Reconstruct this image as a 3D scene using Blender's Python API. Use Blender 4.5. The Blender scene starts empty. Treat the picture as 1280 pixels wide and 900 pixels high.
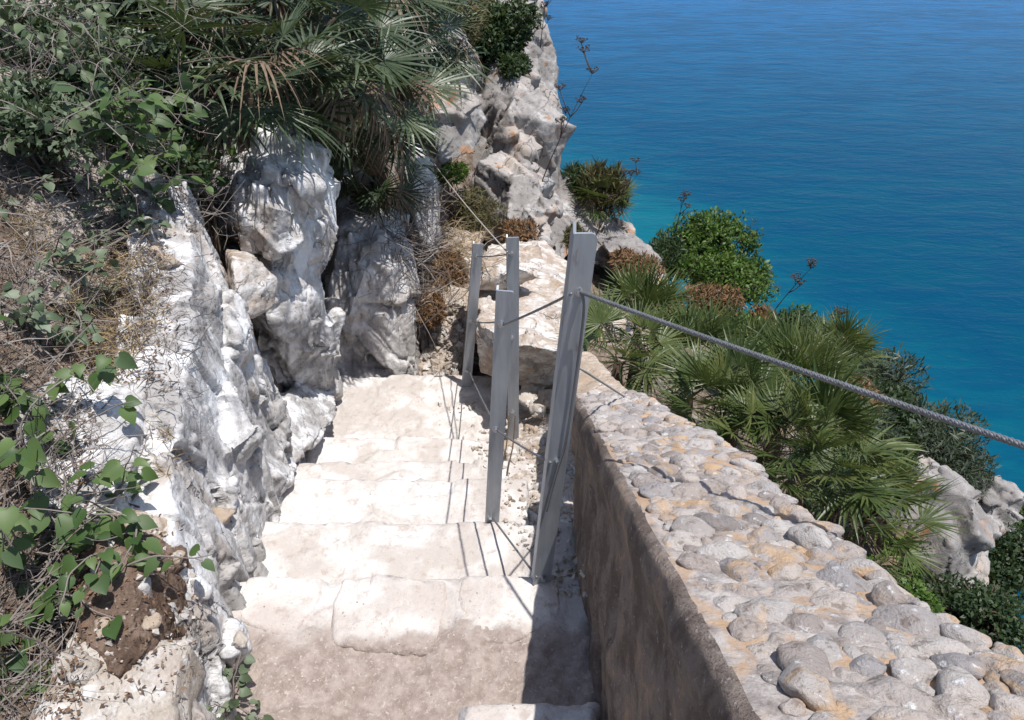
import bpy, bmesh, math, random
import numpy as np
from mathutils import Vector, Matrix, Quaternion, noise
from mathutils.bvhtree import BVHTree

R = math.radians
rng = random.Random(7)
SC = bpy.context.scene
COL = SC.collection
PITCH = R(36.0)
FPX = 925.0
cp, sp = math.cos(PITCH), math.sin(PITCH)
PHOTO_C = (640.0, 450.0)

def ray(px, py):
    a = (px - PHOTO_C[0]) / FPX; b = (PHOTO_C[1] - py) / FPX
    return Vector((a, cp + b * sp, -sp + b * cp))
def at(px, py, t):
    return ray(px, py) * t
V = Vector

# ------------------------------------------------------------------ camera, light, world
cam_d = bpy.data.cameras.new("camera"); cam = bpy.data.objects.new("camera", cam_d); COL.objects.link(cam)
cam.rotation_euler = (R(90) - PITCH, 0, 0)
cam_d.sensor_width = 36.0; cam_d.lens = FPX / 1280 * 36.0
cam_d.clip_start = 0.02; cam_d.clip_end = 20000
SC.camera = cam
SUN = V((0.22, -0.10, 1.0)).normalized()
sun_d = bpy.data.lights.new("sun", 'SUN'); sun = bpy.data.objects.new("sun", sun_d); COL.objects.link(sun)
sun_d.energy = 4.6; sun_d.angle = R(0.5); sun_d.color = (1.0, 0.965, 0.925)
sun.rotation_euler = SUN.to_track_quat('Z', 'Y').to_euler()
w = bpy.data.worlds.new("World"); SC.world = w; w.use_nodes = True
nt = w.node_tree; nt.nodes.clear()
sky = nt.nodes.new('ShaderNodeTexSky'); sky.sky_type = 'NISHITA'; sky.sun_disc = False
sky.sun_elevation = math.asin(SUN.z); sky.sun_rotation = math.atan2(SUN.x, SUN.y)
sky.altitude = 150
bg = nt.nodes.new('ShaderNodeBackground'); bg.inputs[1].default_value = 0.13
wo = nt.nodes.new('ShaderNodeOutputWorld')
nt.links.new(sky.outputs[0], bg.inputs[0]); nt.links.new(bg.outputs[0], wo.inputs[0])
SC.view_settings.view_transform = 'Standard'; SC.view_settings.look = 'None'
SC.view_settings.exposure = 0.30; SC.view_settings.gamma = 1; SC.view_settings.use_curve_mapping = False

# ------------------------------------------------------------------ materials
class NG:
    def __init__(self, name):
        self.m = bpy.data.materials.new(name); self.m.use_nodes = True
        self.t = self.m.node_tree; self.t.nodes.clear()
        self.out = self.n('OutputMaterial')
    def n(self, kind, **kw):
        nd = self.t.nodes.new('ShaderNode' + kind)
        for k, v in kw.items(): setattr(nd, k, v)
        return nd
    def l(self, a, b): self.t.links.new(a, b)
    def val(self, sock, v):
        if hasattr(v, 'links') or isinstance(v, bpy.types.NodeSocket): self.l(v, sock)
        else: sock.default_value = v
    def coords(self, stretch=(1, 1, 1), rot=(0, 0, 0)):
        tc = self.n('TexCoord'); mp = self.n('Mapping')
        mp.inputs['Scale'].default_value = stretch; mp.inputs['Rotation'].default_value = rot
        self.l(tc.outputs['Object'], mp.inputs[0]); return mp.outputs[0]
    def noise(self, co, scale, detail=6, rough=0.6, dist=0.0):
        nd = self.n('TexNoise'); nd.inputs['Scale'].default_value = scale; nd.inputs['Detail'].default_value = detail
        nd.inputs['Roughness'].default_value = rough; nd.inputs['Distortion'].default_value = dist
        self.l(co, nd.inputs['Vector']); return nd.outputs['Fac']
    def voro(self, co, scale, feature='F1'):
        nd = self.n('TexVoronoi', feature=feature); nd.inputs['Scale'].default_value = scale
        self.l(co, nd.inputs['Vector']); return nd.outputs['Distance']
    def ramp(self, fac, lo, hi, a=0.0, b=1.0):
        nd = self.n('MapRange'); nd.interpolation_type = 'SMOOTHSTEP'
        self.l(fac, nd.inputs[0])
        for i, v in zip((1, 2, 3, 4), (lo, hi, a, b)): nd.inputs[i].default_value = v
        return nd.outputs[0]
    def mix(self, fac, a, b):
        nd = self.n('Mix', data_type='RGBA')
        self.val(nd.inputs[0], fac)
        for i, c in ((6, a), (7, b)):
            if isinstance(c, tuple): nd.inputs[i].default_value = (*c[:3], 1)
            else: self.l(c, nd.inputs[i])
        return nd.outputs[2]
    def math(self, op, a, b=0.0):
        nd = self.n('Math', operation=op); self.val(nd.inputs[0], a); self.val(nd.inputs[1], b); return nd.outputs[0]
    def bump(self, h, strength=0.5, dist=0.02, prev=None):
        nd = self.n('Bump'); nd.inputs['Strength'].default_value = strength; nd.inputs['Distance'].default_value = dist
        self.l(h, nd.inputs['Height'])
        if prev is not None: self.l(prev, nd.inputs['Normal'])
        return nd.outputs[0]
    def bsdf(self, col, rough=0.9, spec=0.2, normal=None, metallic=0.0):
        p = self.n('BsdfPrincipled'); self.val(p.inputs['Base Color'], (*col, 1) if isinstance(col, tuple) else col)
        self.val(p.inputs['Roughness'], rough); p.inputs['Specular IOR Level'].default_value = spec
        p.inputs['Metallic'].default_value = metallic
        if normal is not None: self.l(normal, p.inputs['Normal'])
        return p
    def done(self, p):
        self.l(p.outputs[0], self.out.inputs[0]); return self.m

def rock_mat(name, lo, hi, dark, white=None, wlo=.5, whi=.6, lichen=0.0, stretch=(1, 1, 1), rot=(0, 0, 0), scale=3.0, bump=0.6, pit=0.5, lich_col=(.42, .17, .04), stain=(.36, .29, .235)):
    g = NG(name); co = g.coords(); cs = g.coords(stretch, rot)
    n1 = g.noise(co, scale, 8, .65, .3); n2 = g.noise(cs, scale * 3.2, 8, .7, .4); n3 = g.noise(co, scale * 14, 6, .7)
    col = g.mix(g.ramp(n1, .35, .65), lo, hi)
    if white is not None:
        f = g.math('ADD', g.math('MULTIPLY', n2, .65), g.math('MULTIPLY', n1, .35))
        col = g.mix(g.ramp(f, wlo, whi), col, white)
    st = g.noise(co, scale * .8 + .37, 6, .65, .5)
    col = g.mix(g.math('MULTIPLY', g.ramp(st, .52, .64), .6), col, stain)
    # weathering: dark crust in fine pits
    f = g.math('ADD', g.math('MULTIPLY', n3, .6), g.math('MULTIPLY', n2, .4))
    col = g.mix(g.math('MULTIPLY', g.ramp(f, .47, .36), pit), col, dark)
    cw = g.n('VectorMath', operation='ADD'); nz = g.n('TexNoise'); nz.inputs['Scale'].default_value = scale * 1.6; nz.inputs['Detail'].default_value = 4; g.l(co, nz.inputs['Vector'])
    sc_ = g.n('VectorMath', operation='SCALE'); sc_.inputs['Scale'].default_value = 1.1 / scale; g.l(nz.outputs['Color'], sc_.inputs[0]); g.l(cs, cw.inputs[0]); g.l(sc_.outputs[0], cw.inputs[1])
    ve = g.voro(cw.outputs[0], scale * 1.5, 'DISTANCE_TO_EDGE')
    crk = g.math('MULTIPLY', g.ramp(ve, .020, .003), g.ramp(n1, .50, .62))
    col = g.mix(g.math('MULTIPLY', crk, .22), col, dark)
    if lichen > 0:
        l1 = g.noise(co, scale * 2.1 + 1.3, 5, .65, .6)
        col = g.mix(g.math('MULTIPLY', g.ramp(l1, .60, .68), lichen), col, lich_col)
    nb = g.bump(n2, bump * .5, .02); nb = g.bump(n3, bump, .012, nb); nb = g.bump(g.math('MULTIPLY', crk, -1.0), .8, .02, nb)
    v = g.voro(co, scale * 9); nb = g.bump(g.ramp(v, 0, .5), bump * .5, .008, nb)
    return g.done(g.bsdf(col, .92, .15, nb))

M = {}
M['white_rock'] = rock_mat('whitewashed limestone', (.32, .305, .295), (.49, .47, .455), (.10, .095, .09), (.735, .73, .73), .455, .59, .0, (1.0, 1.0, .28), (0, .25, 0), 3.0, .7, .8)
M['shade_rock'] = rock_mat('grey white limestone', (.32, .30, .285), (.52, .49, .47), (.09, .085, .085), (.70, .68, .66), .47, .60, .15, (1, 1, .4), (0, .2, 0), 2.6, .8, .5)
M['cliff_rock'] = rock_mat('weathered grey cliff limestone', (.17, .155, .145), (.36, .34, .325), (.045, .04, .04), (.50, .48, .46), .52, .64, .6, (1, 1, .5), (0, .3, 0), 1.7, .8, .9)
M['tan_rock'] = rock_mat('tan earthy limestone', (.34, .26, .19), (.50, .42, .34), (.13, .095, .07), (.62, .58, .53), .52, .66, .25, (1, 1, .5), (0, 0, 0), 4.0, .7, .5)
M['brown_rock'] = rock_mat('white crusted brown limestone', (.36, .28, .215), (.50, .44, .385), (.12, .09, .065), (.66, .635, .61), .45, .60, .2, (1, 1, 1), (0, 0, 0), 3.2, .8, .5)
M['stone_debris'] = rock_mat('pale broken stone', (.40, .34, .28), (.56, .52, .47), (.16, .13, .10), (.68, .66, .64), .5, .62, .2, (1, 1, 1), (0, 0, 0), 9.0, .5, .4)

def step_mat(name, clean, worn):
    g = NG(name); co = g.coords()
    at_ = g.n('Attribute'); at_.attribute_name = 'dirt'
    n1 = g.noise(co, 5, 8, .65, .4); n2 = g.noise(co, 26, 6, .7); n3 = g.noise(co, 90, 4, .7)
    col = g.mix(g.ramp(n1, .40, .62), worn, clean)
    col = g.mix(g.math('MULTIPLY', g.ramp(n2, .46, .34), .55), col, (.36, .29, .25))
    d = g.math('ADD', at_.outputs['Fac'], g.math('MULTIPLY', g.math('SUBTRACT', n1, .5), 1.3))
    d = g.math('ADD', d, g.math('MULTIPLY', g.math('SUBTRACT', n2, .5), .5))
    soil = g.mix(g.ramp(n2, .35, .65), (.25, .20, .172), (.375, .315, .28))
    soil = g.mix(g.ramp(n3, .55, .68), soil, (.46, .40, .36))
    col = g.mix(g.ramp(d, .40, .66), col, soil)
    nb = g.bump(n2, .6, .014); nb = g.bump(n3, .5, .006, nb); nb = g.bump(n1, .5, .03, nb)
    return g.done(g.bsdf(col, .95, .1, nb))
M['step'] = step_mat('whitewashed step mortar', (.635, .605, .58), (.47, .425, .39))
M['slab'] = step_mat('pale limestone slab', (.62, .585, .55), (.49, .435, .40))

def soil_mat():
    g = NG('stony hillside soil'); co = g.coords()
    n1 = g.noise(co, 1.6, 8, .65, .4); n2 = g.noise(co, 11, 8, .7); n3 = g.noise(co, 55, 5, .7)
    col = g.mix(g.ramp(n2, .35, .65), (.10, .072, .052), (.235, .18, .14))
    col = g.mix(g.ramp(n3, .52, .66), col, (.36, .31, .27))
    col = g.mix(g.ramp(n1, .52, .64), col, (.43, .385, .345))
    nb = g.bump(n2, .8, .03); nb = g.bump(n3, .8, .01, nb)
    return g.done(g.bsdf(col, .95, .1, nb))
M['soil'] = soil_mat()

def earth_mat():
    g = NG('crumbly brown earth'); co = g.coords()
    n1 = g.noise(co, 9, 8, .65, .4); n2 = g.noise(co, 45, 8, .7); v = g.voro(co, 70)
    col = g.mix(g.ramp(n1, .35, .65), (.13, .085, .062), (.27, .195, .15)); col = g.mix(g.ramp(n2, .56, .68), col, (.40, .33, .28))
    col = g.mix(g.math('MULTIPLY', g.ramp(n2, .42, .32), .7), col, (.06, .042, .034))
    nb = g.bump(n2, .9, .02); nb = g.bump(v, .6, .01, nb)
    return g.done(g.bsdf(col, .95, .1, nb))
M['earth'] = earth_mat()

def wall_mat():
    g = NG('patchy lime render'); co = g.coords(); cs = g.coords((1, 1, .7))
    n1 = g.noise(cs, 7.5, 8, .7, .3); n2 = g.noise(co, 22, 7, .7); n3 = g.noise(co, 110, 4, .7)
    col = g.mix(g.ramp(n1, .42, .56), (.15, .118, .10), (.255, .21, .18))
    col = g.mix(g.ramp(n1, .56, .62), col, (.36, .26, .18))
    col = g.mix(g.ramp(n2, .42, .33), col, (.13, .105, .09))
    col = g.mix(g.math('MULTIPLY', g.ramp(n3, .60, .70), .5), col, (.62, .58, .55))
    nb = g.bump(n1, .8, .05); nb = g.bump(n2, .7, .02, nb); nb = g.bump(n3, .5, .005, nb)
    return g.done(g.bsdf(col, .95, .1, nb))
M['render'] = wall_mat()
def mortar_mat():
    g = NG('pale mortar with ochre lichen'); co = g.coords()
    n1 = g.noise(co, 7, 7, .65, .5); n2 = g.noise(co, 40, 7, .7); n3 = g.noise(co, 150, 4, .7)
    col = g.mix(g.ramp(n2, .36, .64), (.24, .21, .195), (.46, .42, .39))
    col = g.mix(g.math('MULTIPLY', g.ramp(n1, .46, .58), .85), col, (.42, .275, .165))
    sx = g.n('SeparateXYZ'); g.l(co, sx.inputs[0])
    edge = g.mix(g.ramp(n2, .36, .64), (.23, .20, .185), (.40, .36, .335))
    col = g.mix(g.ramp(g.math('ADD', sx.outputs[0], g.math('MULTIPLY', n1, .05)), -.10, -.14), col, edge)
    col = g.mix(g.ramp(n2, .40, .30), col, (.17, .14, .12))
    nb = g.bump(n2, .7, .006); nb = g.bump(n3, .6, .004, nb)
    return g.done(g.bsdf(col, .95, .1, nb))
M['mortar'] = mortar_mat()
def pebble_mat():
    g = NG('pale limestone pebble'); co = g.coords()
    gi = g.n('NewGeometry'); oi = g.n('ObjectInfo')
    rnd = g.math('FRACT', g.math('ADD', gi.outputs['Random Per Island'], oi.outputs['Random']))
    tcg = g.n('TexCoord'); mp = g.n('Mapping'); g.l(gi.outputs['Position'], mp.inputs[0])
    n1 = g.noise(mp.outputs[0], 9, 7, .65, .5); n2 = g.noise(mp.outputs[0], 55, 7, .7); n3 = g.noise(mp.outputs[0], 220, 4, .7)
    cr = g.n('ValToRGB'); g.l(rnd, cr.inputs[0])
    e = cr.color_ramp.elements
    e[0].position = 0; e[0].color = (.25, .225, .215, 1); e[1].position = 1; e[1].color = (.50, .47, .445, 1)
    for p_, c_ in ((.2, (.38, .325, .29)), (.45, (.44, .405, .38)), (.6, (.31, .29, .29)), (.8, (.46, .40, .355))):
        k = e.new(p_); k.color = (*c_, 1)
    col = g.mix(g.ramp(n2, .58, .70), cr.outputs[0], (.72, .71, .70))
    col = g.mix(g.math('MULTIPLY', g.ramp(n2, .47, .36), .75), col, (.19, .15, .125))
    col = g.mix(g.math('MULTIPLY', g.ramp(n1, .53, .64), .75), col, (.55, .36, .20))
    nb = g.bump(n2, .7, .010); nb = g.bump(n3, .5, .003, nb)
    return g.done(g.bsdf(col, .88, .15, nb))
M['pebble'] = pebble_mat()

def steel_mat(name, c, rough, metal):
    g = NG(name); co = g.coords(); cs = g.coords((1, 1, .15))
    n1 = g.noise(cs, 30, 6, .6); n2 = g.noise(co, 140, 4, .6); n4 = g.noise(co, 9, 5, .6)
    d = tuple(x * .72 for x in c)
    col = g.mix(g.ramp(n1, .3, .7), d, c); col = g.mix(g.math('MULTIPLY', g.ramp(n4, .58, .70), .4), col, (.42, .40, .38))
    n5 = g.noise(cs, 55, 5, .7); col = g.mix(g.math('MULTIPLY', g.ramp(n5, .62, .72), .5), col, (.20, .13, .09))
    nb = g.bump(n2, .12, .002)
    return g.done(g.bsdf(col, g.ramp(n4, .3, .7, rough - .08, rough + .1), .5, nb, metal))
M['steel'] = steel_mat('dull galvanised steel', (.40, .425, .455), .48, .45)
M['bolt'] = steel_mat('bright zinc bolt', (.62, .64, .66), .3, .9)
M['cable'] = steel_mat('weathered steel wire rope', (.19, .195, .205), .6, .4)

def leaf_mat(name, cols, trans=0.3, rough=0.5, spec=0.35, by_object=False):
    g = NG(name); gi = g.n('NewGeometry'); oi = g.n('ObjectInfo'); co = g.coords()
    rnd = gi.outputs['Random Per Island']
    if by_object:
        rnd = g.math('ADD', g.math('MULTIPLY', rnd, .35), g.math('MULTIPLY', oi.outputs['Random'], .65))
    cr = g.n('ValToRGB'); g.l(rnd, cr.inputs[0]); e = cr.color_ramp.elements
    e[0].position = 0; e[0].color = (*cols[0], 1); e[1].position = 1; e[1].color = (*cols[-1], 1)
    for i, c in enumerate(cols[1:-1]):
        k = e.new((i + 1) / (len(cols) - 1)); k.color = (*c, 1)
    n1 = g.noise(co, 35, 3, .6)
    col = g.mix(g.math('MULTIPLY', g.ramp(n1, .4, .7), .25), cr.outputs[0], tuple(min(1, x * 1.6) for x in cols[-1]))
    p = g.bsdf(col, rough, spec)
    tr = g.n('BsdfTranslucent'); g.l(g.mix(.35, col, (.16, .20, .02)), tr.inputs[0])
    ms = g.n('MixShader'); ms.inputs[0].default_value = trans
    g.l(p.outputs[0], ms.inputs[1]); g.l(tr.outputs[0], ms.inputs[2])
    g.l(ms.outputs[0], g.out.inputs[0]); return g.m
M['frond'] = leaf_mat('yellow green fan frond', [(.026, .050, .014), (.050, .082, .022), (.088, .118, .033), (.135, .145, .048)], .28, .42, .45, True)
M['frond_dusty'] = leaf_mat('dusty dark fan frond', [(.016, .030, .014), (.032, .054, .024), (.060, .085, .040), (.10, .12, .065)], .2, .42, .45, True)
M['frond_dry'] = leaf_mat('dry brown fan frond', [(.10, .065, .045), (.18, .125, .085), (.25, .19, .13)], .15, .7, .2, True)
M['leaf_bright'] = leaf_mat('bright green foliage', [(.022, .055, .010), (.045, .10, .016), (.075, .14, .022), (.11, .17, .03)], .3)
M['leaf_dark'] = leaf_mat('dark green foliage', [(.015, .032, .014), (.030, .055, .022), (.055, .085, .030)], .25)
M['leaf_grey'] = leaf_mat('grey green foliage', [(.032, .045, .030), (.060, .078, .052), (.10, .12, .08), (.05, .075, .04)], .25)
M['leaf_dusty'] = leaf_mat('dusty creeper foliage', [(.04, .062, .032), (.085, .12, .062), (.16, .195, .125), (.06, .095, .045)], .2)
M['leaf_vine'] = leaf_mat('glossy creeper leaf', [(.040, .085, .022), (.075, .13, .035), (.12, .18, .055), (.05, .09, .04)], .35, .5, .4)
M['leaf_mid'] = leaf_mat('mid green foliage', [(.026, .045, .020), (.055, .085, .036), (.10, .14, .06), (.15, .18, .11), (.042, .07, .028)], .22, .5)
M['leaf_dry'] = leaf_mat('dry rust brown foliage', [(.12, .062, .032), (.20, .11, .055), (.27, .165, .095), (.16, .10, .06)], .2, .8, .1)
M['leaf_olive'] = leaf_mat('dry olive foliage', [(.07, .06, .03), (.12, .10, .05), (.17, .145, .08), (.08, .085, .035)], .2, .8, .1)
M['straw'] = leaf_mat('straw dry grass', [(.22, .15, .08), (.33, .24, .13), (.42, .33, .20)], .2, .8, .1)
M['twig'] = leaf_mat('grey dry twig', [(.10, .085, .075), (.18, .155, .14), (.26, .235, .215), (.13, .10, .08)], .0, .9, .1)
M['bark'] = leaf_mat('dark brown stem', [(.06, .045, .034), (.10, .075, .055)], .0, .9, .1)
M['fibre'] = leaf_mat('fibrous palm trunk', [(.04, .028, .02), (.065, .047, .034), (.10, .075, .052)], .0, .95, .1)
M['litter'] = leaf_mat('dry leaf litter', [(.10, .06, .04), (.17, .10, .06), (.25, .17, .11), (.13, .09, .07)], .1, .85, .1)
M['rope'] = leaf_mat('pale guy rope', [(.27, .25, .22), (.34, .31, .28)], .0, .9, .1)

def sea_mat():
    g = NG('open sea water'); tc = g.n('TexCoord')
    def mp(s, rz):
        m_ = g.n('Mapping'); m_.inputs['Scale'].default_value = s; m_.inputs['Rotation'].default_value = (0, 0, rz)
        g.l(tc.outputs['Object'], m_.inputs[0]); return m_.outputs[0]
    c0 = mp((1, 1, 1), 0)
    sx = g.n('SeparateXYZ'); g.l(c0, sx.inputs[0])
    d = g.math('ADD', g.math('MULTIPLY', sx.outputs[0], .89), g.math('MULTIPLY', sx.outputs[1], .456))
    big = g.noise(c0, .012, 4, .55, .3)
    d = g.math('ADD', d, g.math('MULTIPLY', g.math('SUBTRACT', big, .5), 90.0))
    d2 = g.n('VectorMath', operation='DISTANCE'); g.l(c0, d2.inputs[0]); d2.inputs[1].default_value = (20, 265, 0)
    near = g.math('MULTIPLY', g.ramp(d, 205, 135), g.ramp(d2.outputs['Value'], 290, 10, .15, 1.0))
    col = g.mix(near, (.0004, .052, .098), (.005, .128, .155))
    far = g.ramp(sx.outputs[1], 200, 750)
    col = g.mix(far, col, (.000, .088, .235))  # lighter blue with distance: grazing sky reflection and haze put into the colour
    h0 = g.noise(mp((.3, 1, 1), .3), .04, 4, .55, .5)
    h1 = g.noise(mp((.35, 1, 1), .22), .13, 5, .6, .4)
    h2 = g.noise(mp((.5, 1, 1), -.1), .45, 4, .6, .3)
    h3 = g.noise(mp((.5, 1, 1), .5), 1.6, 3, .6, .0)
    col = g.mix(g.math('MULTIPLY', g.ramp(g.math('ADD', g.math('MULTIPLY', h1, .6), g.math('MULTIPLY', h0, .4)), .42, .58), .50), col, (.0005, .040, .100))
    nb = g.bump(h1, .6, 1.6); nb = g.bump(h2, .45, .5, nb); nb = g.bump(h3, .3, .12, nb)
    p = g.bsdf(col, .25, .07, nb); p.inputs['IOR'].default_value = 1.333
    return g.done(p)
M['sea'] = sea_mat()

# ------------------------------------------------------------------ object helpers
def tag(o, label=None, cat=None, group=None, kind=None):
    if label: o['label'] = label
    if cat: o['category'] = cat
    if group: o['group'] = group
    if kind: o['kind'] = kind
    return o
def empty(name, loc, label=None, cat=None, group=None):
    o = bpy.data.objects.new(name, None); COL.objects.link(o); o.location = loc; o.empty_display_size = .05
    return tag(o, label, cat, group)
def link(name, me, mat, parent=None, smooth=True):
    o = bpy.data.objects.new(name, me); COL.objects.link(o)
    if mat is not None and not me.materials: me.materials.append(mat)
    if smooth and len(me.polygons): me.polygons.foreach_set('use_smooth', [True] * len(me.polygons))
    if parent is not None: o.parent = parent
    return o

class MB:
    def __init__(s): s.v = []; s.f = []
    def add(s, vs, fs):
        k = len(s.v); s.v += [tuple(p) for p in vs]; s.f += [tuple(i + k for i in q) for q in fs]
    def tube(s, pts, rad, n=6, cap=True):
        pts = [V(p) for p in pts]; m = len(pts)
        if not hasattr(rad, '__len__'): rad = [rad] * m
        vs, fs = [], []; ref = V((.31, .17, .93))
        for i, p in enumerate(pts):
            t = (pts[min(i + 1, m - 1)] - pts[max(i - 1, 0)]).normalized()
            a = t.cross(ref)
            if a.length < .1: a = t.cross(V((1, 0, 0)))
            a.normalize(); b = t.cross(a)
            for j in range(n):
                th = 2 * math.pi * j / n; vs.append(p + (a * math.cos(th) + b * math.sin(th)) * rad[i])
        for i in range(m - 1):
            for j in range(n):
                fs.append((i * n + j, i * n + (j + 1) % n, (i + 1) * n + (j + 1) % n, (i + 1) * n + j))
        if cap: fs += [tuple(range(n))[::-1], tuple(range((m - 1) * n, m * n))]
        s.add(vs, fs)
    def box(s, c, d, rot=None):
        vs = []
        for x in (-.5, .5):
            for y in (-.5, .5):
                for z in (-.5, .5):
                    p = V((x * d[0], y * d[1], z * d[2]))
                    if rot is not None: p = rot @ p
                    vs.append(V(c) + p)
        s.add(vs, [(0, 1, 3, 2), (4, 6, 7, 5), (0, 4, 5, 1), (2, 3, 7, 6), (0, 2, 6, 4), (1, 5, 7, 3)])
    def mesh(s, name):
        me = bpy.data.meshes.new(name); me.from_pydata(s.v, [], s.f); me.update(); return me
    def build(s, name, mat, parent=None, smooth=True):
        return link(name, s.mesh(name), mat, parent, smooth)

SOLID = []     # (verts, polys) in world space, for placing plants on what carries them
def solid_add(me):
    vs = [v.co.copy() for v in me.vertices]; ps = [tuple(p.vertices) for p in me.polygons]
    SOLID.append((vs, ps))
_bvh = None
def bvh():
    global _bvh
    if _bvh is None:
        vs, ps = [], []
        for a, b in SOLID:
            k = len(vs); vs += a; ps += [tuple(i + k for i in q) for q in b]
        _bvh = BVHTree.FromPolygons(vs, ps)
    return _bvh
def hit_px(px, py):
    d = ray(px, py).normalized(); h = bvh().ray_cast(V((0, 0, 0)), d, 60)
    return (h[0], h[1]) if h[0] is not None else (None, None)
def ground(x, y, z0=6.0):
    h = bvh().ray_cast(V((x, y, z0)), V((0, 0, -1)), 200)
    return h[0].z if h[0] is not None else -3.0

def remesh(hulls, voxel, soft=2):
    bm = bmesh.new()
    for pts in hulls:
        vs = [bm.verts.new(p) for p in pts]
        r = bmesh.ops.convex_hull(bm, input=vs)
        junk = list({e for e in r['geom_interior'] + r['geom_unused'] if isinstance(e, bmesh.types.BMVert)})
        if junk: bmesh.ops.delete(bm, geom=junk, context='VERTS')
    bmesh.ops.recalc_face_normals(bm, faces=bm.faces)
    me = bpy.data.meshes.new('tmp'); bm.to_mesh(me); bm.free()
    o = bpy.data.objects.new('tmp', me); COL.objects.link(o)
    md = o.modifiers.new('r', 'REMESH'); md.mode = 'VOXEL'; md.voxel_size = voxel; md.adaptivity = 0
    sm = o.modifiers.new('s', 'SMOOTH'); sm.factor = .5; sm.iterations = soft
    dg = bpy.context.evaluated_depsgraph_get(); out = bpy.data.meshes.new_from_object(o.evaluated_get(dg))
    bpy.data.objects.remove(o); bpy.data.meshes.remove(me)
    return out

def displace(me, amp, freq, seed, stretch=(1, 1, 1), crack=.4, block=.6):
    off = V((seed * 3.17, seed * 1.71, seed * 2.33)); st = V(stretch); n_ = len(me.vertices)
    nr = np.empty(n_ * 3); me.vertices.foreach_get('normal', nr); co = np.empty(n_ * 3); me.vertices.foreach_get('co', co)
    nr = nr.reshape(-1, 3); co = co.reshape(-1, 3); dd = np.empty(n_)
    for i in range(n_):
        p = co[i]; q = V((p[0] * st.x, p[1] * st.y, p[2] * st.z)) * freq + off
        d = noise.fractal(q, 1.0, 2.1, 4) * (.22 if block else .4)
        if block:
            # fractured facets: every cell is a tilted plane
            w1 = q * .9 + noise.noise_vector(q * 1.3) * .16
            dist, pts = noise.voronoi(w1); c = pts[0]; nv = noise.noise_vector(c * 3.7)
            f = noise.noise(c * 5.3) * .8 + (w1 - c).dot(nv) * 2.1
            w2 = q * 2.7 + noise.noise_vector(q * 2.1) * .2
            d2, p2 = noise.voronoi(w2); c2 = p2[0]; nv2 = noise.noise_vector(c2 * 2.9)
            f2 = noise.noise(c2 * 4.1) * .6 + (w2 - c2).dot(nv2) * 1.5
            d += block * (f + f2 * .38)
            if crack: d -= crack * max(0., 1 - (dist[1] - dist[0]) / .06) + crack * .3 * max(0., 1 - (d2[1] - d2[0]) / .08)
        d += .15 * (.35 - abs(noise.noise(q * 3.7))) + .07 * (.35 - abs(noise.noise(q * 9.1)))
        if block: d -= 1.1 * max(0., noise.noise(q * 2.6 + V((7, 3, 1))) - .30)
        dd[i] = d
    co += nr * (dd * amp)[:, None]
    me.vertices.foreach_set('co', co.ravel()); me.update()

RK = [0]
def rock(name, hulls, mat, label, cat, voxel=.02, amp=.03, freq=4.0, stretch=(1, 1, 1), crack=.5, block=.6, group=None, parent=None, shards=None):
    RK[0] += 1
    if shards:
        # broken blocks standing out of the mass, all leaning the same way like bedding
        n_, lo_, hi_, ax = shards; q = random.Random(RK[0] * 13); base_ = remesh(hulls, voxel * 3); ax = V(ax).normalized(); rt = ax.to_track_quat('Z', 'Y')
        cand = [v for v in base_.vertices if v.co.x < (.14 if name == 'cliff' else 99) and v.normal.z > -.35 and v.normal.dot(v.co) < .25 * v.co.length]
        for _ in range(n_):
            v = q.choice(cand); sz = lo_ * (hi_ / lo_) ** q.random()
            r2 = rt @ Quaternion((0, 0, 1), q.uniform(0, 6.28)) @ Quaternion((1, 0, 0), q.gauss(0, .18))
            e = (sz * q.uniform(.5, .9), sz * q.uniform(.35, .7), sz * q.uniform(.9, 1.6)); pts = []
            for a in (-1, 1):
                for b in (-1, 1):
                    for c in (-1, 1): pts.append(v.co - v.normal * sz * (.22 if hi_ < .2 else .48) + r2 @ V((a * e[0] * q.uniform(.55, 1), b * e[1] * q.uniform(.55, 1), c * e[2] * q.uniform(.6, 1))))
            hulls = hulls + [pts]
        bpy.data.meshes.remove(base_)
    me = remesh(hulls, voxel, 1 if shards else 2); me.name = name
    displace(me, amp, freq, RK[0], stretch, crack, block)
    o = link(name, me, mat, parent); solid_add(me)
    # keep the origin at the rock itself
    c = sum((v.co for v in me.vertices), V()) / max(1, len(me.vertices))
    me.transform(Matrix.Translation(-c)); o.location = c
    return tag(o, label, cat, group)
def face_hull(pts, back, jitter=0):
    """front outline (pixel of the photo, distance) grown back into a solid of real thickness"""
    f = [at(*p) for p in pts]; b = V(back); c = sum(f, V()) / len(f)
    return f + [c + (p - c) * .85 + b for p in f]

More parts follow.
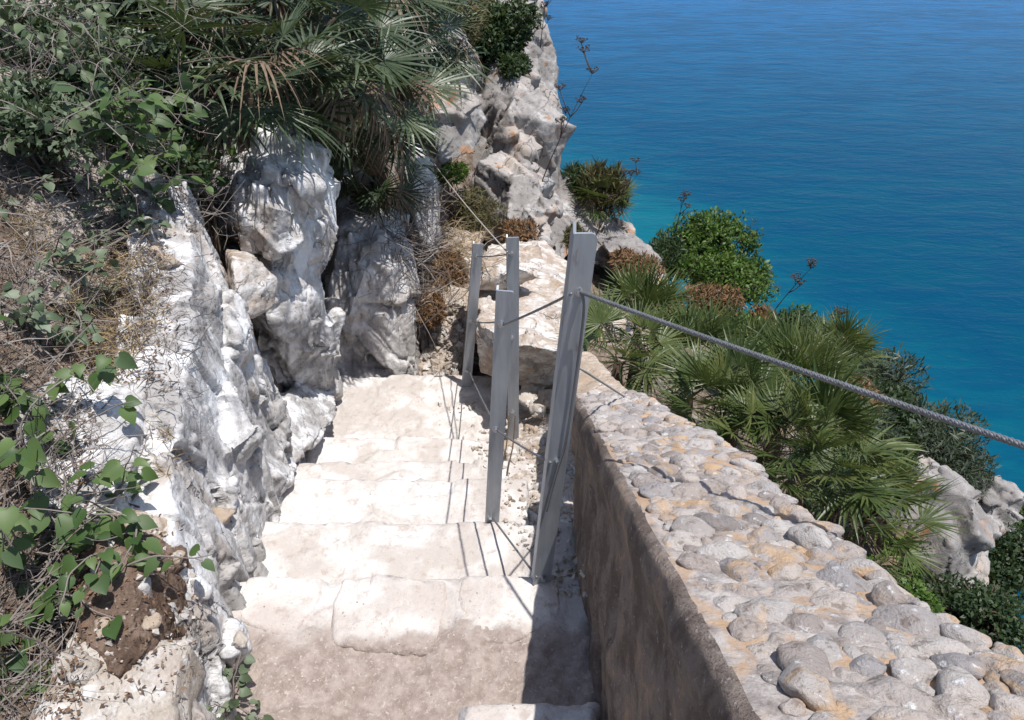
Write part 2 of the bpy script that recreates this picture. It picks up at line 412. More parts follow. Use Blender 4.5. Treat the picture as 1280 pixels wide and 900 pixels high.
# ------------------------------------------------------------------ hillside and sea
SEC = [
 (-2.0, [(-6, 1.6), (-1.6, -.3), (-.75, -1.2), (-.62, -1.6), (.2, -1.6), (.6, -1.9), (1.5, -2.5), (3, -3.6), (6, -7), (14, -24)]),
 (0.0, [(-6, 1.4), (-1.5, -.60), (-.72, -1.45), (-.64, -1.85), (.2, -1.85), (.6, -2.1), (1.5, -2.7), (3, -3.7), (6, -7), (14, -24)]),
 (0.8, [(-6, 1.2), (-1.5, -.78), (-.80, -1.45), (-.74, -1.95), (.15, -1.9), (.55, -2.15), (1.5, -2.8), (3, -3.8), (6, -7), (14, -24)]),
 (1.3, [(-6, 1.2), (-1.5, -.80), (-.95, -1.36), (-.82, -2.1), (.1, -2.05), (.5, -2.3), (1.5, -2.9), (3, -3.85), (6, -7.5), (14, -25)]),
 (1.8, [(-6, 1.2), (-1.5, -.85), (-1.05, -1.27), (-.90, -2.3), (.1, -2.2), (.45, -2.35), (1.5, -3.0), (3, -3.95), (6, -7.5), (14, -25)]),
 (2.3, [(-6, 1.2), (-1.6, -.85), (-1.25, -1.15), (-1.0, -2.5), (.15, -2.28), (.5, -2.5), (1.5, -3.1), (3, -4.0), (6, -7.5), (14, -25)]),
 (3.0, [(-6, 1.0), (-1.8, -.75), (-1.32, -1.0), (-1.1, -2.75), (.1, -2.65), (.6, -2.75), (1.5, -3.25), (3, -4.1), (6, -8), (14, -26)]),
 (3.5, [(-6, 1.0), (-2.0, -.7), (-1.35, -1.0), (-1.1, -2.85), (.1, -2.85), (.7, -2.9), (1.6, -3.35), (3, -4.2), (6, -8.5), (14, -27)]),
 (4.3, [(-6, 1.0), (-2.2, -.6), (-1.2, -1.05), (-.98, -2.9), (.1, -3.0), (.8, -3.1), (1.7, -3.55), (3, -4.4), (6, -9), (14, -28)]),
 (6.0, [(-6, .6), (-2.6, -.4), (-1.1, -.9), (-.5, -2.9), (.1, -3.3), (.8, -3.6), (1.8, -4.1), (3, -4.9), (6, -10), (14, -30)]),
 (8.0, [(-6, .6), (-2.6, -.2), (-1.7, -.6), (-.75, -1.5), (.2, -3.7), (.9, -4.1), (1.9, -4.7), (3.0, -6.2), (6.5, -14), (15, -36)]),
 (10.0, [(-6, .4), (-2.6, -.3), (-1.8, -.6), (-.7, -1.4), (.3, -6.4), (1, -7), (2, -8.2), (3.5, -11), (7, -20), (17, -42)]),
 (14.0, [(-8, -4), (-4, -8), (-2, -11), (-.6, -13), (.5, -14), (2, -16), (4, -19), (7, -25), (12, -38), (24, -62)]),
 (45.0, [(-40, -60), (-20, -70), (-10, -80), (-3, -85), (3, -90), (10, -95), (16, -98), (24, -102), (34, -108), (46, -118)]),
 (70.0, [(-60, -115), (-30, -117), (-12, -118), (-3, -119), (3, -119), (10, -119), (18, -119), (28, -119), (40, -119), (60, -120)]),
]
def lerp(a, b, t): return a + (b - a) * t
def hillside():
    ys = list(np.arange(-2.0, 5.0, .045)) + list(np.arange(5.0, 10.0, .11)) + list(np.arange(10, 14, .4)) + list(np.arange(14, 70.1, 2.5))
    seg_n = [26, 24, 16, 20, 10, 16, 14, 14, 14]
    secy = [s[0] for s in SEC]; vs = []
    for y in ys:
        k = max(0, min(len(SEC) - 2, int(np.searchsorted(secy, y, side='right')) - 1))
        t = (y - secy[k]) / (secy[k + 1] - secy[k])
        prof = [(lerp(a[0], b[0], t), lerp(a[1], b[1], t)) for a, b in zip(SEC[k][1], SEC[k + 1][1])]
        row = []
        for (a, b), n in zip(zip(prof, prof[1:]), seg_n):
            for i in range(n): row.append((lerp(a[0], b[0], i / n), lerp(a[1], b[1], i / n)))
        row.append(prof[-1])
        for x, z in row:
            p = V((x, y, z)); far = min(1.0, (abs(x) + abs(y)) / 30)
            d = noise.fractal(p * 2.3, 1.0, 2.1, 5) * (.05 + 1.5 * far * far)
            d2 = noise.noise(p * 9) * .018
            vs.append((x + noise.noise(p * 3.1 + V((9, 1, 4))) * .05, y, z + d + d2))
    n = sum(seg_n) + 1; fs = []
    for j in range(len(ys) - 1):
        for i in range(n - 1):
            fs.append((j * n + i, j * n + i + 1, (j + 1) * n + i + 1, (j + 1) * n + i))
    me = bpy.data.meshes.new('hillside'); me.from_pydata(vs, [], fs); me.update()
    o = link('hillside', me, M['soil']); tag(o, kind='structure'); solid_add(me)
hillside()
m = MB(); m.add([(-6000, -500, -118), (9000, -500, -118), (9000, 14000, -118), (-6000, 14000, -118)], [(0, 1, 2, 3)])
tag(m.build('sea', M['sea'], smooth=False), kind='structure')

# ------------------------------------------------------------------ stone steps
# nosing distance, tread height, left x, right x
ST = [(.785, -1.50, -.60, .20), (1.30, -1.68, -.76, .21), (1.645, -1.86, -.84, .20), (2.04, -2.04, -.90, .06),
      (2.33, -2.22, -.98, .10), (2.665, -2.40, -1.04, .06), (3.40, -2.58, -1.12, -.02)]
stairs = empty('stone_stairway', (-.3, 1.2, -1.68), 'rough whitewashed stone staircase descending between the rock and the parapet', 'staircase')
def set_dirt(me, fn):
    a = me.attributes.new('dirt', 'FLOAT', 'POINT')
    a.data.foreach_set('value', [fn(v.co) for v in me.vertices])
def to_parent(o, par):
    o.data.transform(Matrix.Translation(-V(par.matrix_world.translation if par.parent else par.location)))
for k, (yn, z, xl, xr) in enumerate(ST):
    y0 = ST[k - 1][0] - .12 if k else -.35
    q = random.Random(k); pts = []
    jl, jr = q.uniform(-.02, .02), q.uniform(-.02, .02)
    for zz, e in ((z - .004, -.012), (z - .02, .006), (z - .42, .02)):
        pts += [V((xl, y0, zz)), V((xr, y0, zz)), V((xl, yn + jl + e, zz)), V((xr, yn + jr + e, zz)), V(((xl + xr) / 2, yn + e + .008, zz))]
    me = remesh([pts], .014); me.name = 'step'
    displace(me, .024, 5.0, 40 + k, (1, 1, 1), .3, .6)
    ybk = ST[k - 1][0] if k else 0
    wd = [0.3, .95, .26, .26, .22, .22, .42][k]
    def dirt(p, yn=yn, ybk=ybk, z=z, wd=wd, xr=xr):
        t = (p.y - ybk) / (yn - ybk)
        d = 1.0 - t / wd if wd > .5 and False else (wd * 1.1 - t) * 1.6
        return max(-.4, min(1.1, d)) if p.z > z - .06 else .15
    set_dirt(me, dirt)
    o = link('step', me, M['step']); solid_add(me)
    o.parent = stairs; me.transform(Matrix.Translation(-V(stairs.location)))
    # pale slabs laid along the nosing
    slabs = {1: [(-.745, -.50, .17), (-.485, -.165, .21), (-.155, .14, .19)], 
             0: [(-.25, -.16, .20), (-.115, .19, .20)]}.get(k, [])
    for (a, b, dep) in slabs:
        zt = z + .003; pts = []; fx = {0: .05 if b > 0 else .012}.get(k, 0)
        for zz, e in ((zt, -.012), (zt - .05, .012)):
            pts += [V((a - e + .012, yn + fx + e + .004, zz)), V((b + e - .012, yn + fx + e + q.uniform(-.012, .012), zz)), V((a - e + .004, yn - dep * q.uniform(.3, .6), zz)), V((b + e - .004, yn - dep * q.uniform(.3, .6), zz)), V((a + q.uniform(.01, .05) - e, yn - dep + q.uniform(-.02, .06), zz)), V((b - q.uniform(.01, .06) + e, yn - dep + q.uniform(-.03, .07), zz)),
                    V(((a + b) / 2, yn - dep - q.uniform(.0, .03), zz)), V(((a + b) / 2, yn + fx + e + q.uniform(-.004, .012), zz))]
        me = remesh([pts], .008); displace(me, .012, 7.0, 60 + k + a, (1, 1, 1), .1, .5)
        set_dirt(me, lambda p, yn=yn, dep=dep: max(-.35, .60 - (p.y - (yn - dep)) / dep * 1.35))
        s = link('slab', me, M['slab']); solid_add(me); s.parent = o; me.transform(Matrix.Translation(-V(stairs.location)))

# ------------------------------------------------------------------ parapet wall with pebble top
XF, XB = .195, .525
def wtop(y): return -(.418 + .57 * y) - (max(0, y - 1.7) ** 2) * .3
def wxb(y): return .468 + .008 * math.sin(y * 7) - max(0, y - 1.3) * .11 + max(0, .5 - y) * .25
parapet = empty('parapet_wall', (.35, .9, -1.75), 'sloping rendered parapet wall topped with pale pebbles in ochre mortar', 'wall')
def wall_body():
    ys = list(np.arange(-.55, 1.99, .016)); vs = []
    prof_n = 0
    for j, y in enumerate(ys):
        zt = wtop(y); zb = -2.0 - .22 * max(0, y)
        if y > 1.10: zb = lerp(-2.24, -1.82, min(1, (y - 1.10) / .14)) + max(0, y - 1.65) * .55
        xb = wxb(y)
        endf = max(0, (y - 1.86) / .13); shrink = 1 - .30 * endf * endf
        zt -= .10 * endf ** 2
        pr = []
        nf = 46
        for i in range(nf): pr.append((XF, lerp(zb, zt - .014, i / nf)))
        for i in range(7):
            a = math.pi / 2 * i / 7; pr.append((XF + .016 * (1 - math.cos(a)), zt - .014 + .014 * math.sin(a)))
        nt_ = 20
        for i in range(nt_): pr.append((lerp(XF + .016, xb - .04, i / nt_), zt))
        for i in range(5):
            a = math.pi / 2 * i / 5; pr.append((xb - .04 + .04 * math.sin(a), zt - .04 + .04 * math.cos(a)))
        for i in range(8): pr.append((xb, lerp(zt - .04, zb, i / 7)))
        prof_n = len(pr)
        for x, z in pr:
            x = .35 + (x - .35) * shrink
            p = V((x, y, z)); face = x < XF + .03
            n1 = noise.fractal(V((p.x, p.y, p.z * .6)) * 5.5, 1, 2.1, 5); n2 = noise.noise(p * 30)
            depth = zt - z
            d = n1 * (.016 if depth > .10 else .010) + n2 * .003
            if face:
                # render has fallen away in patches lower on the face
                hole = max(0, min(1, (noise.noise(V((p.y * 6, p.z * 3.0, 3))) - .12) * 6)) * max(0, min(1, (depth - .16) / .1))
                x += d + hole * .028
                if depth < .11: x -= .014 * (1 - abs(depth - .05) / .06) if abs(depth - .05) < .06 else 0
            elif depth < .03: z += d * .9
            else: x += d
            vs.append((x, y, z))
    n = prof_n; fs = []
    for j in range(len(ys) - 1):
        for i in range(n - 1): fs.append((j * n + i, j * n + i + 1, (j + 1) * n + i + 1, (j + 1) * n + i))
    fs.append(tuple(range(n))); fs.append(tuple(range((len(ys) - 1) * n, len(ys) * n))[::-1])
    me = bpy.data.meshes.new('masonry'); me.from_pydata(vs, [], fs); me.update()
    solid_add(me)
    me.materials.append(M['render']); me.materials.append(M['mortar'])
    mi = []
    for p in me.polygons:
        c = p.center; mi.append(1 if c.x > XF + .0225 - .012 and (wtop(c.y) - c.z) < .0155 else 0)
    me.polygons.foreach_set('material_index', mi)
    o = link('masonry', me, None); o.parent = parapet; me.transform(Matrix.Translation(-V(parapet.location)))
wall_body()
def pebble_mesh(seed):
    bm = bmesh.new(); bmesh.ops.create_icosphere(bm, subdivisions=4, radius=1.0)
    off = V((seed * 5.1, seed * 2.2, seed))
    for v in bm.verts:
        p = v.co.copy(); d = 1 + noise.noise(p * .9 + off) * .34 + noise.noise(p * 2.0 + off) * .13 + noise.noise(p * 5 + off) * .035
        q = p * d
        for kk in range(3):
            nn = noise.random_unit_vector() if False else V((math.sin(seed * 7 + kk * 2.1), math.cos(seed * 3 + kk * 1.7), .5 + .4 * math.sin(kk + seed))).normalized()
            ex = q.dot(nn) - .80
            if ex > 0: q -= nn * ex * .8
        v.co = q
    me = bpy.data.meshes.new('pebble'); bm.to_mesh(me); bm.free(); me.materials.append(M['pebble']); return me
PEB = [pebble_mesh(i + 1) for i in range(9)]
slope_q = V((0, 1, -.57)).normalized()
def pebbles():
    placed = []; pr = random.Random(21); up = V((0, .57, 1)).normalized()
    tries = 0
    sizes = [pr.uniform(.033, .041) for _ in range(30)] + [pr.uniform(.021, .033) for _ in range(600)] + [pr.uniform(.009, .016) for _ in range(900)]
    for r in sizes:
        for _ in range(60):
            y = pr.uniform(-.4, 1.95); x = pr.uniform(XF + .016 + .026 * max(0, min(1, 1.1 - y)) + r * .62, wxb(y) - r * .55)
            if y > 1.85: x = .35 + (x - .35) * .8
            s = y * 1.15
            if r > .035 and y > 1.5 and pr.random() < .4: continue
            if all((x - a) ** 2 + (s - b) ** 2 > ((r + c) * .77) ** 2 for a, b, c in placed):
                placed.append((x, s, r)); break
    items = []
    for (x, s, r) in placed:
        y = s / 1.15; z = wtop(y) - (max(0, (y - 1.86) / .13) ** 2) * .10
        a = r * pr.uniform(.95, 1.38); b = r * pr.uniform(.74, 1.0); h = r * pr.uniform(.48, .72)
        rot = V((0, .57, 1)).normalized().to_track_quat('Z', 'Y') @ Quaternion((0, 0, 1), pr.uniform(0, 6.28)) @ Quaternion((1, 0, 0), pr.uniform(-.25, .25))
        loc = V((x, y, z)) + up * (h * pr.uniform(-.55, .10))
        c = ray(640, 450); dep = loc.dot(V((0, cp, -sp)))
        px = 640 + FPX * loc.x / max(.05, dep); py = 450 - FPX * loc.dot(V((0, sp, cp))) / max(.05, dep)
        vis = dep > .1 and -40 < px < 1320 and py < 950
        items.append((r / dep if vis else 0, loc, rot, (a, b, h), pr.choice(PEB)))
    items.sort(key=lambda t: -t[0])
    for k, (sc_, loc, rot, s3, me) in enumerate(items[:100]):
        o = bpy.data.objects.new('pebble', me); COL.objects.link(o); o.parent = parapet
        o.location = loc - parapet.location; o.rotation_mode = 'QUATERNION'; o.rotation_quaternion = rot; o.scale = s3
    for me in PEB: me.polygons.foreach_set('use_smooth', [True] * len(me.polygons))
    mb_v, mb_f, k = [], [], 0
    for (sc_, loc, rot, s3, me) in items[100:]:
        mat = Matrix.Translation(loc - parapet.location) @ rot.to_matrix().to_4x4() @ Matrix.Diagonal((*s3, 1))
        mb_v += [mat @ v.co for v in me.vertices]; mb_f += [tuple(i + k for i in p.vertices) for p in me.polygons]; k = len(mb_v)
    me = bpy.data.meshes.new('small_pebbles'); me.from_pydata([tuple(p) for p in mb_v], [], mb_f); me.update()
    o = link('pebble_bed', me, M['pebble'], parapet); o['kind'] = 'stuff'
pebbles()

# ------------------------------------------------------------------ rocks
# long whitewashed ridge beside the steps
ridge = [(-.60, .45, -1.40), (-.655, .8, -1.37), (-.75, 1.06, -1.32), (-.82, 1.33, -1.235), (-.90, 1.75, -1.13), (-1.05, 2.24, -1.06), (-1.18, 2.5, -1.02)]
base = [(-.60, .45, -1.75), (-.67, .85, -1.80), (-.72, 1.1, -1.84), (-.78, 1.4, -2.0), (-.84, 1.75, -2.2), (-.90, 2.2, -2.4), (-1.0, 2.62, -2.6)]
hulls = []
for i in range(len(ridge) - 1):
    r0, r1, b0, b1 = V(ridge[i]), V(ridge[i + 1]), V(base[i]), V(base[i + 1])
    jx = rng.uniform(-.02, .02)
    mid0 = (r0 + b0) / 2 + V((.02 + jx, 0, .05)); mid1 = (r1 + b1) / 2 + V((.02 - jx, 0, .05))
    hulls.append([r0, r1, b0, b1, mid0, mid1, r0 + V((-.16, 0, .0)), r1 + V((-.2, 0, .02)), b0 + V((-.3, 0, 0)), b1 + V((-.3, 0, 0))])
bul = [((-.80, 1.25, -1.62), .10), ((-.86, 1.65, -1.5), .12), ((-.95, 2.05, -1.42), .13), ((-.80, 1.42, -1.92), .09), ((-.70, 1.02, -1.60), .07), ((-.90, 1.95, -1.95), .12)]
for c, r_ in bul:
    q = random.Random(int(c[1] * 100)); hulls.append([V(c) + V((q.gauss(0, 1), q.gauss(0, 1), q.gauss(0, 1.4))).normalized() * r_ * q.uniform(.8, 1.1) for _ in range(14)])
rock('rock_outcrop', hulls, M['white_rock'], 'long whitewashed streaky rock face lining the left side of the steps', 'rock', .0075, .030, 5.5, (1.3, 1.3, .6), .35, .7, shards=(130, .025, .085, (-.15, .25, .95)))
h1 = face_hull([(350, 492, 3.5), (385, 470, 3.8), (416, 482, 3.95), (424, 520, 3.7), (388, 556, 3.25), (356, 602, 2.98), (338, 570, 2.9), (343, 520, 3.2)], (-.35, .1, -.25))
rock('rock_outcrop', [h1], M['white_rock'], 'low white ledge joining the landing to the streaky rock face', 'rock', .009, .035, 6, (1, 1, 1), .4, .7)
rock('boulder', [[V((.27, 1.35, -2.5)), V((.44, 1.35, -2.5)), V((.28, 1.4, -1.86)), V((.42, 1.4, -1.86)), V((.30, 1.72, -1.82)), V((.40, 1.72, -1.82)), V((.30, 1.7, -2.6)), V((.44, 1.7, -2.6))]], M['tan_rock'], 'rock carrying the overhanging far end of the parapet', 'boulder', .014, .02, 5)
# central rock mass under the palms
h1 = face_hull([(325, 205, 3.0), (378, 165, 3.15), (422, 215, 3.3), (428, 285, 3.35), (402, 350, 3.35), (340, 322, 3.05), (312, 260, 2.95), (370, 250, 3.0)], (-.35, .6, .05))
h2 = face_hull([(338, 318, 3.05), (404, 345, 3.35), (412, 385, 3.5), (421, 485, 3.95), (372, 490, 3.7), (335, 400, 3.15), (380, 400, 3.25)], (-.5, .35, -.1))
h3 = face_hull([(318, 215, 2.95), (350, 215, 3.0), (385, 300, 3.05), (352, 320, 2.95), (322, 290, 2.9)], (-.3, .3, -.1))
h4 = face_hull([(330, 380, 3.3), (420, 420, 4.0), (424, 495, 4.05), (380, 500, 3.85), (345, 470, 3.5)], (-.4, .3, -.2))
rock('rock_outcrop', [h1, h2, h3, h4], M['white_rock'], 'tall bluish white rock bulging out below the hanging palm fronds', 'rock', .009, .035, 4.2, (1.2, 1.2, .65), .4, .7, shards=(60, .04, .13, (.25, .1, .95)))
rock('boulder', [face_hull([(288, 318, 2.65), (322, 320, 2.72), (347, 350, 2.8), (345, 385, 2.82), (310, 400, 2.7), (292, 370, 2.6)], (-.15, .3, -.12))], M['brown_rock'],
     'angular pale block wedged between the streaky rock face and the tall white rock', 'boulder', .014, .022, 6)
h1 = face_hull([(408, 395, 4.15), (425, 285, 4.2), (468, 262, 4.25), (515, 308, 4.35), (527, 385, 4.4), (520, 470, 4.45), (492, 472, 4.4), (462, 440, 4.3), (470, 350, 4.15)], (-.2, .7, .0))
h2 = face_hull([(415, 385, 4.15), (455, 395, 4.2), (462, 455, 4.35), (440, 475, 4.45), (418, 430, 4.3)], (-.15, .4, 0))
h3 = face_hull([(404, 436, 4.35), (520, 436, 4.5), (527, 492, 4.45), (398, 492, 4.35)], (0, .5, -.15))
rock('rock_outcrop', [h1, h2, h3], M['shade_rock'], 'upright grey rock standing in palm shade at the end of the landing', 'rock', .011, .04, 3.6, (1.2, 1.2, .6), .5, .7, shards=(30, .05, .15, (.15, .1, .95)))
rock('rock_outcrop', [face_hull([(520, 200, 4.7), (545, 205, 4.8), (552, 260, 4.85), (548, 305, 4.9), (528, 315, 4.8), (512, 250, 4.7)], (-.2, .6, 0))], M['shade_rock'],
     'narrow white rock pillar behind the hanging dry palm roots', 'rock', .02, .04, 4)
# cliff behind
h1 = face_hull([(600, 5, 8.2), (655, -60, 8.2), (668, 30, 8.2), (694, 72, 8.1), (700, 130, 8.1), (706, 215, 8.0), (700, 280, 7.6), (640, 330, 7.1), (596, 250, 7.1), (585, 110, 7.5)], (-.4, 2.2, -.2))
h2 = face_hull([(698, 212, 8.0), (730, 235, 8.0), (748, 258, 7.9), (744, 295, 7.6), (700, 330, 7.2), (655, 310, 7.0), (665, 230, 7.4)], (-.2, 1.6, -.6))
h3 = face_hull([(628, 138, 7.0), (657, 148, 7.05), (692, 245, 6.7), (685, 320, 6.2), (648, 312, 6.1), (612, 232, 6.5), (650, 215, 6.5)], (-.2, 1.2, -.3))
h4 = face_hull([(552, 50, 7.9), (615, 30, 8.0), (665, 120, 7.7), (660, 335, 6.9), (560, 335, 6.7), (540, 200, 7.0)], (-.3, 1.6, -.3))
h5 = face_hull([(735, 262, 7.9), (792, 285, 7.9), (800, 330, 7.4), (730, 330, 7.3)], (0, 1.2, -.5))
rock('cliff', [h1, h2, h3, h4, h5], M['cliff_rock'], 'jagged grey limestone crag rising behind the posts against the sea', 'cliff', .016, .075, 2.4, (1.15, 1.15, .6), .2, .9, shards=(46, .20, .50, (.30, -.1, .95)))
h1 = face_hull([(548, 78, 5.5), (572, 72, 5.8), (607, 150, 5.7), (592, 192, 5.4), (552, 205, 5.2), (528, 130, 5.2), (585, 140, 5.4)], (-.3, 1.0, -.1))
rock('boulder', [h1], M['cliff_rock'], 'orange spotted grey boulder beside the palm crown in front of the crag', 'boulder', .014, .045, 3.2, (1, 1, 1), .12, .9, shards=(8, .15, .32, (.5, -.1, .8)))
rock('boulder', [face_hull([(640, 222, 6.3), (668, 215, 6.35), (690, 290, 6.0), (688, 325, 5.8), (655, 315, 5.8), (632, 270, 6.0)], (-.1, .6, -.2))], M['cliff_rock'],
     'dark faced grey boulder at the foot of the crag above the middle posts', 'boulder', .014, .04, 3.0, (1, 1, 1), .12, .9, shards=(14, .06, .16, (.4, -.1, .9)))
# flat topped boulder behind the posts
h1 = [at(598, 405, 3.72), at(655, 432, 3.5), at(718, 442, 3.6), at(600, 466, 4.05), at(655, 484, 4.1), at(712, 486, 4.15), at(608, 330, 5.0), at(690, 318, 5.2), at(728, 375, 4.7), at(608, 380, 5.2), at(700, 420, 5.2)]
h2 = [at(602, 345, 4.5), at(650, 360, 4.3), at(705, 365, 4.5), at(608, 305, 5.3), at(680, 300, 5.5), at(720, 340, 5.0), at(610, 400, 4.6), at(700, 410, 4.7)]
rock('boulder', [h1, h2], M['brown_rock'], 'big flat topped boulder with white top and brown overhanging front behind the posts', 'boulder', .012, .035, 3.4, (1, 1, 1.4), .4, .7, shards=(26, .05, .10, (.9, .2, .25)))
rock('boulder', [[at(618, 340, 4.2) + V((random.Random(i).gauss(0, .12), random.Random(i + 50).gauss(0, .12), random.Random(i + 90).gauss(0, .06))) for i in range(16)]], M['brown_rock'],
     'rounded white stone lying on the flat topped boulder between the rear posts', 'boulder', .016, .03, 5)
for i, (px, py, t, s) in enumerate([(690, 395, 4.3, .13), (675, 410, 4.1, .11), (700, 375, 4.5, .12), (655, 400, 4.1, .09)]):
    q = random.Random(i + 5); lab = ['grey stone stacked on the flat boulder nearest the front post', 'smaller pale stone in the stack on the flat boulder', 'topmost stone of the stack on the flat boulder', 'leftmost stone of the stack on the flat boulder'][i]
    rock('stone', [[at(px, py, t) + V((q.gauss(0, 1), q.gauss(0, 1), q.gauss(0, .7))).normalized() * s for _ in range(13)]], M['stone_debris'], lab, 'stone', .014, .02, 6, group='stones on the flat boulder')
h1 = face_hull([(526, 312, 5.1), (560, 285, 5.5), (604, 290, 5.5), (600, 400, 4.6), (588, 478, 4.4), (520, 480, 4.5), (522, 390, 4.75)], (-.1, .8, -.5))
rock('rubble_bank', [h1], M['tan_rock'], 'bank of earth and broken stone behind the rearmost post', 'rock', .016, .06, 4.5, (1, 1, 1), .5, .9)
# rubble right of the steps and under the overhang
h1 = [V((.02, 1.75, -2.08)), V((.24, 1.75, -2.08)), V((.0, 2.1, -2.22)), V((.36, 2.1, -2.18)), V((-.03, 2.6, -2.38)), V((.35, 2.6, -2.3)), V((-.04, 3.2, -2.62)), V((.35, 3.3, -2.6)), V((.02, 1.75, -2.5)), V((.2, 1.75, -2.5)), V((0, 3.3, -3.0)), V((.4, 3.3, -3.0))]
rock('rock_outcrop', [h1], M['brown_rock'], 'lumpy whitewashed rubble slope between the posts and the parapet', 'rock', .010, .045, 5.5, (1, 1, 1), .5, .9)
for i, (x, y, s) in enumerate([(.0, 2.52, .085), (.13, 2.45, .10), (.20, 2.62, .085), (.08, 2.72, .07)]):
    q = random.Random(i + 25); lab = ['tan stone set in the rubble beside the middle post', 'brown cornered stone in the middle of the rubble slope', 'brown stone high on the rubble slope next to the front post', 'small tan stone at the top of the rubble slope'][i]
    c = V((x, y, ground(x, y, 0) if False else -2.36 - (y - 2.45) * .3))
    rock('stone', [[c + V((q.gauss(0, 1), q.gauss(0, 1), q.gauss(0, .8))).normalized() * s for _ in range(12)]], M['tan_rock'], lab, 'stone', .011, .016, 8, group='stones set in the rubble slope')
for i, (px, py, t, s) in enumerate([(658, 500, 3.75, .07), (672, 512, 3.7, .06), (688, 500, 3.9, .09), (668, 488, 4.0, .08)]):
    q = random.Random(i + 45); lab = ['grey stone in the hollow under the overhang', 'smallest stone at the lip of the hollow', 'large shaded stone deep in the hollow by the front post', 'shaded stone at the back of the hollow'][i]
    rock('stone', [[at(px, py, t) + V((q.gauss(0, 1), q.gauss(0, 1), q.gauss(0, .8))).normalized() * s for _ in range(12)]], M['stone_debris'], lab, 'stone', .011, .014, 7, group='stones under the overhang')
# stub of old wall past the parapet end
rock('wall_stub', [[at(712, 440, 3.1), at(742, 440, 3.1), at(760, 470, 2.75), at(790, 492, 2.55), at(715, 500, 2.6), at(745, 530, 2.6), at(700, 520, 2.9), at(720, 450, 3.5), at(770, 520, 2.9)]], M['tan_rock'],
     'ochre broken stub of wall just past the far end of the parapet', 'wall', .014, .02, 5)
# right slope rocks
h1 = face_hull([(1138, 602, 4.1), (1162, 592, 4.15), (1200, 640, 4.05), (1238, 680, 4.0), (1236, 735, 3.9), (1192, 742, 3.8), (1150, 705, 3.85), (1140, 650, 4.0), (1190, 680, 3.75)], (.2, .6, -.35))
rock('boulder', [h1], M['cliff_rock'], 'large grey lichen crusted boulder among bushes at the right beyond the parapet', 'boulder', .012, .035, 3.2, (1, 1, 1), .12, .9, shards=(9, .14, .30, (.4, -.1, .8)))
h1 = face_hull([(1218, 625, 5.0), (1250, 602, 5.1), (1268, 625, 5.1), (1262, 655, 5.0), (1272, 668, 4.95), (1235, 660, 4.9)], (.2, .5, -.3))
rock('boulder', [h1], M['cliff_rock'], 'small jagged pale rock near the right edge above the sea', 'boulder', .012, .035, 4.0, (1, 1, 1), .12, .9, shards=(7, .10, .22, (.3, 0, .9)))
h1 = face_hull([(745, 300, 7.2), (785, 290, 7.4), (815, 310, 7.2), (842, 360, 6.8), (825, 370, 6.6), (780, 335, 6.8)], (.1, .7, -.4))
rock('boulder', [h1], M['cliff_rock'], 'pale rock ledge between the brown dry bush and the bright green bush', 'boulder', .026, .07, 3.4)
h1 = face_hull([(735, 385, 3.9), (760, 375, 4.0), (785, 400, 3.9), (775, 430, 3.8), (740, 430, 3.75)], (.1, .5, -.3))
rock('boulder', [h1], M['tan_rock'], 'orange tinted rock behind the front post among fan palms', 'boulder', .018, .03, 5)
# bank stones on the left
h = [V((-1.02, 1.10, -1.20)), V((-.86, 1.06, -1.26)), V((-1.12, 1.52, -1.12)), V((-.93, 1.50, -1.17)), V((-1.15, 1.30, -1.07)), V((-.95, 1.28, -1.16)), V((-1.0, 1.1, -1.5)), V((-1.2, 1.5, -1.4)), V((-.9, 1.4, -1.5))]
rock('rock_outcrop', [h], M['white_rock'], 'flat white rock slab on the bank behind the leafy creeper', 'rock', .013, .024, 6)
h = [V((-.90, .98, -1.30)), V((-.76, .96, -1.36)), V((-.93, 1.18, -1.24)), V((-.78, 1.17, -1.30)), V((-.9, 1.0, -1.5)), V((-.76, 1.1, -1.5)), V((-.86, 1.08, -1.21))]
rock('boulder', [h], M['tan_rock'], 'tan chunk of rock above the crumbly soil on the bank', 'boulder', .011, .02, 8)
h = [V((-.84, .50, -1.28)), V((-.60, .50, -1.36)), V((-.86, .86, -1.27)), V((-.655, .88, -1.34)), V((-.80, .70, -1.24)), V((-.85, .5, -1.5)), V((-.60, .55, -1.55)), V((-.66, .9, -1.5)), V((-.85, .85, -1.45))]
rock('rock_outcrop', [h], M['stone_debris'], 'flat pale stone shelf at the bottom left corner of the steps', 'rock', .011, .016, 7, crack=.2)
pts = []
for px, py in ((175, 660), (235, 690), (238, 760), (200, 800), (150, 850), (105, 800), (95, 720), (130, 660), (170, 740), (200, 720)):
    h = hit_px(px, py)[0]
    if h is not None: pts += [h + V((0, -.005, .018)), h + V((0, .01, -.06))]
me = remesh([pts], .007); me.name = 'soil'; displace(me, .018, 12, 91, (1, 1, 1), .2, .6); tag(link('soil', me, M['earth']), kind='structure'); solid_add(me)
_bvh = None
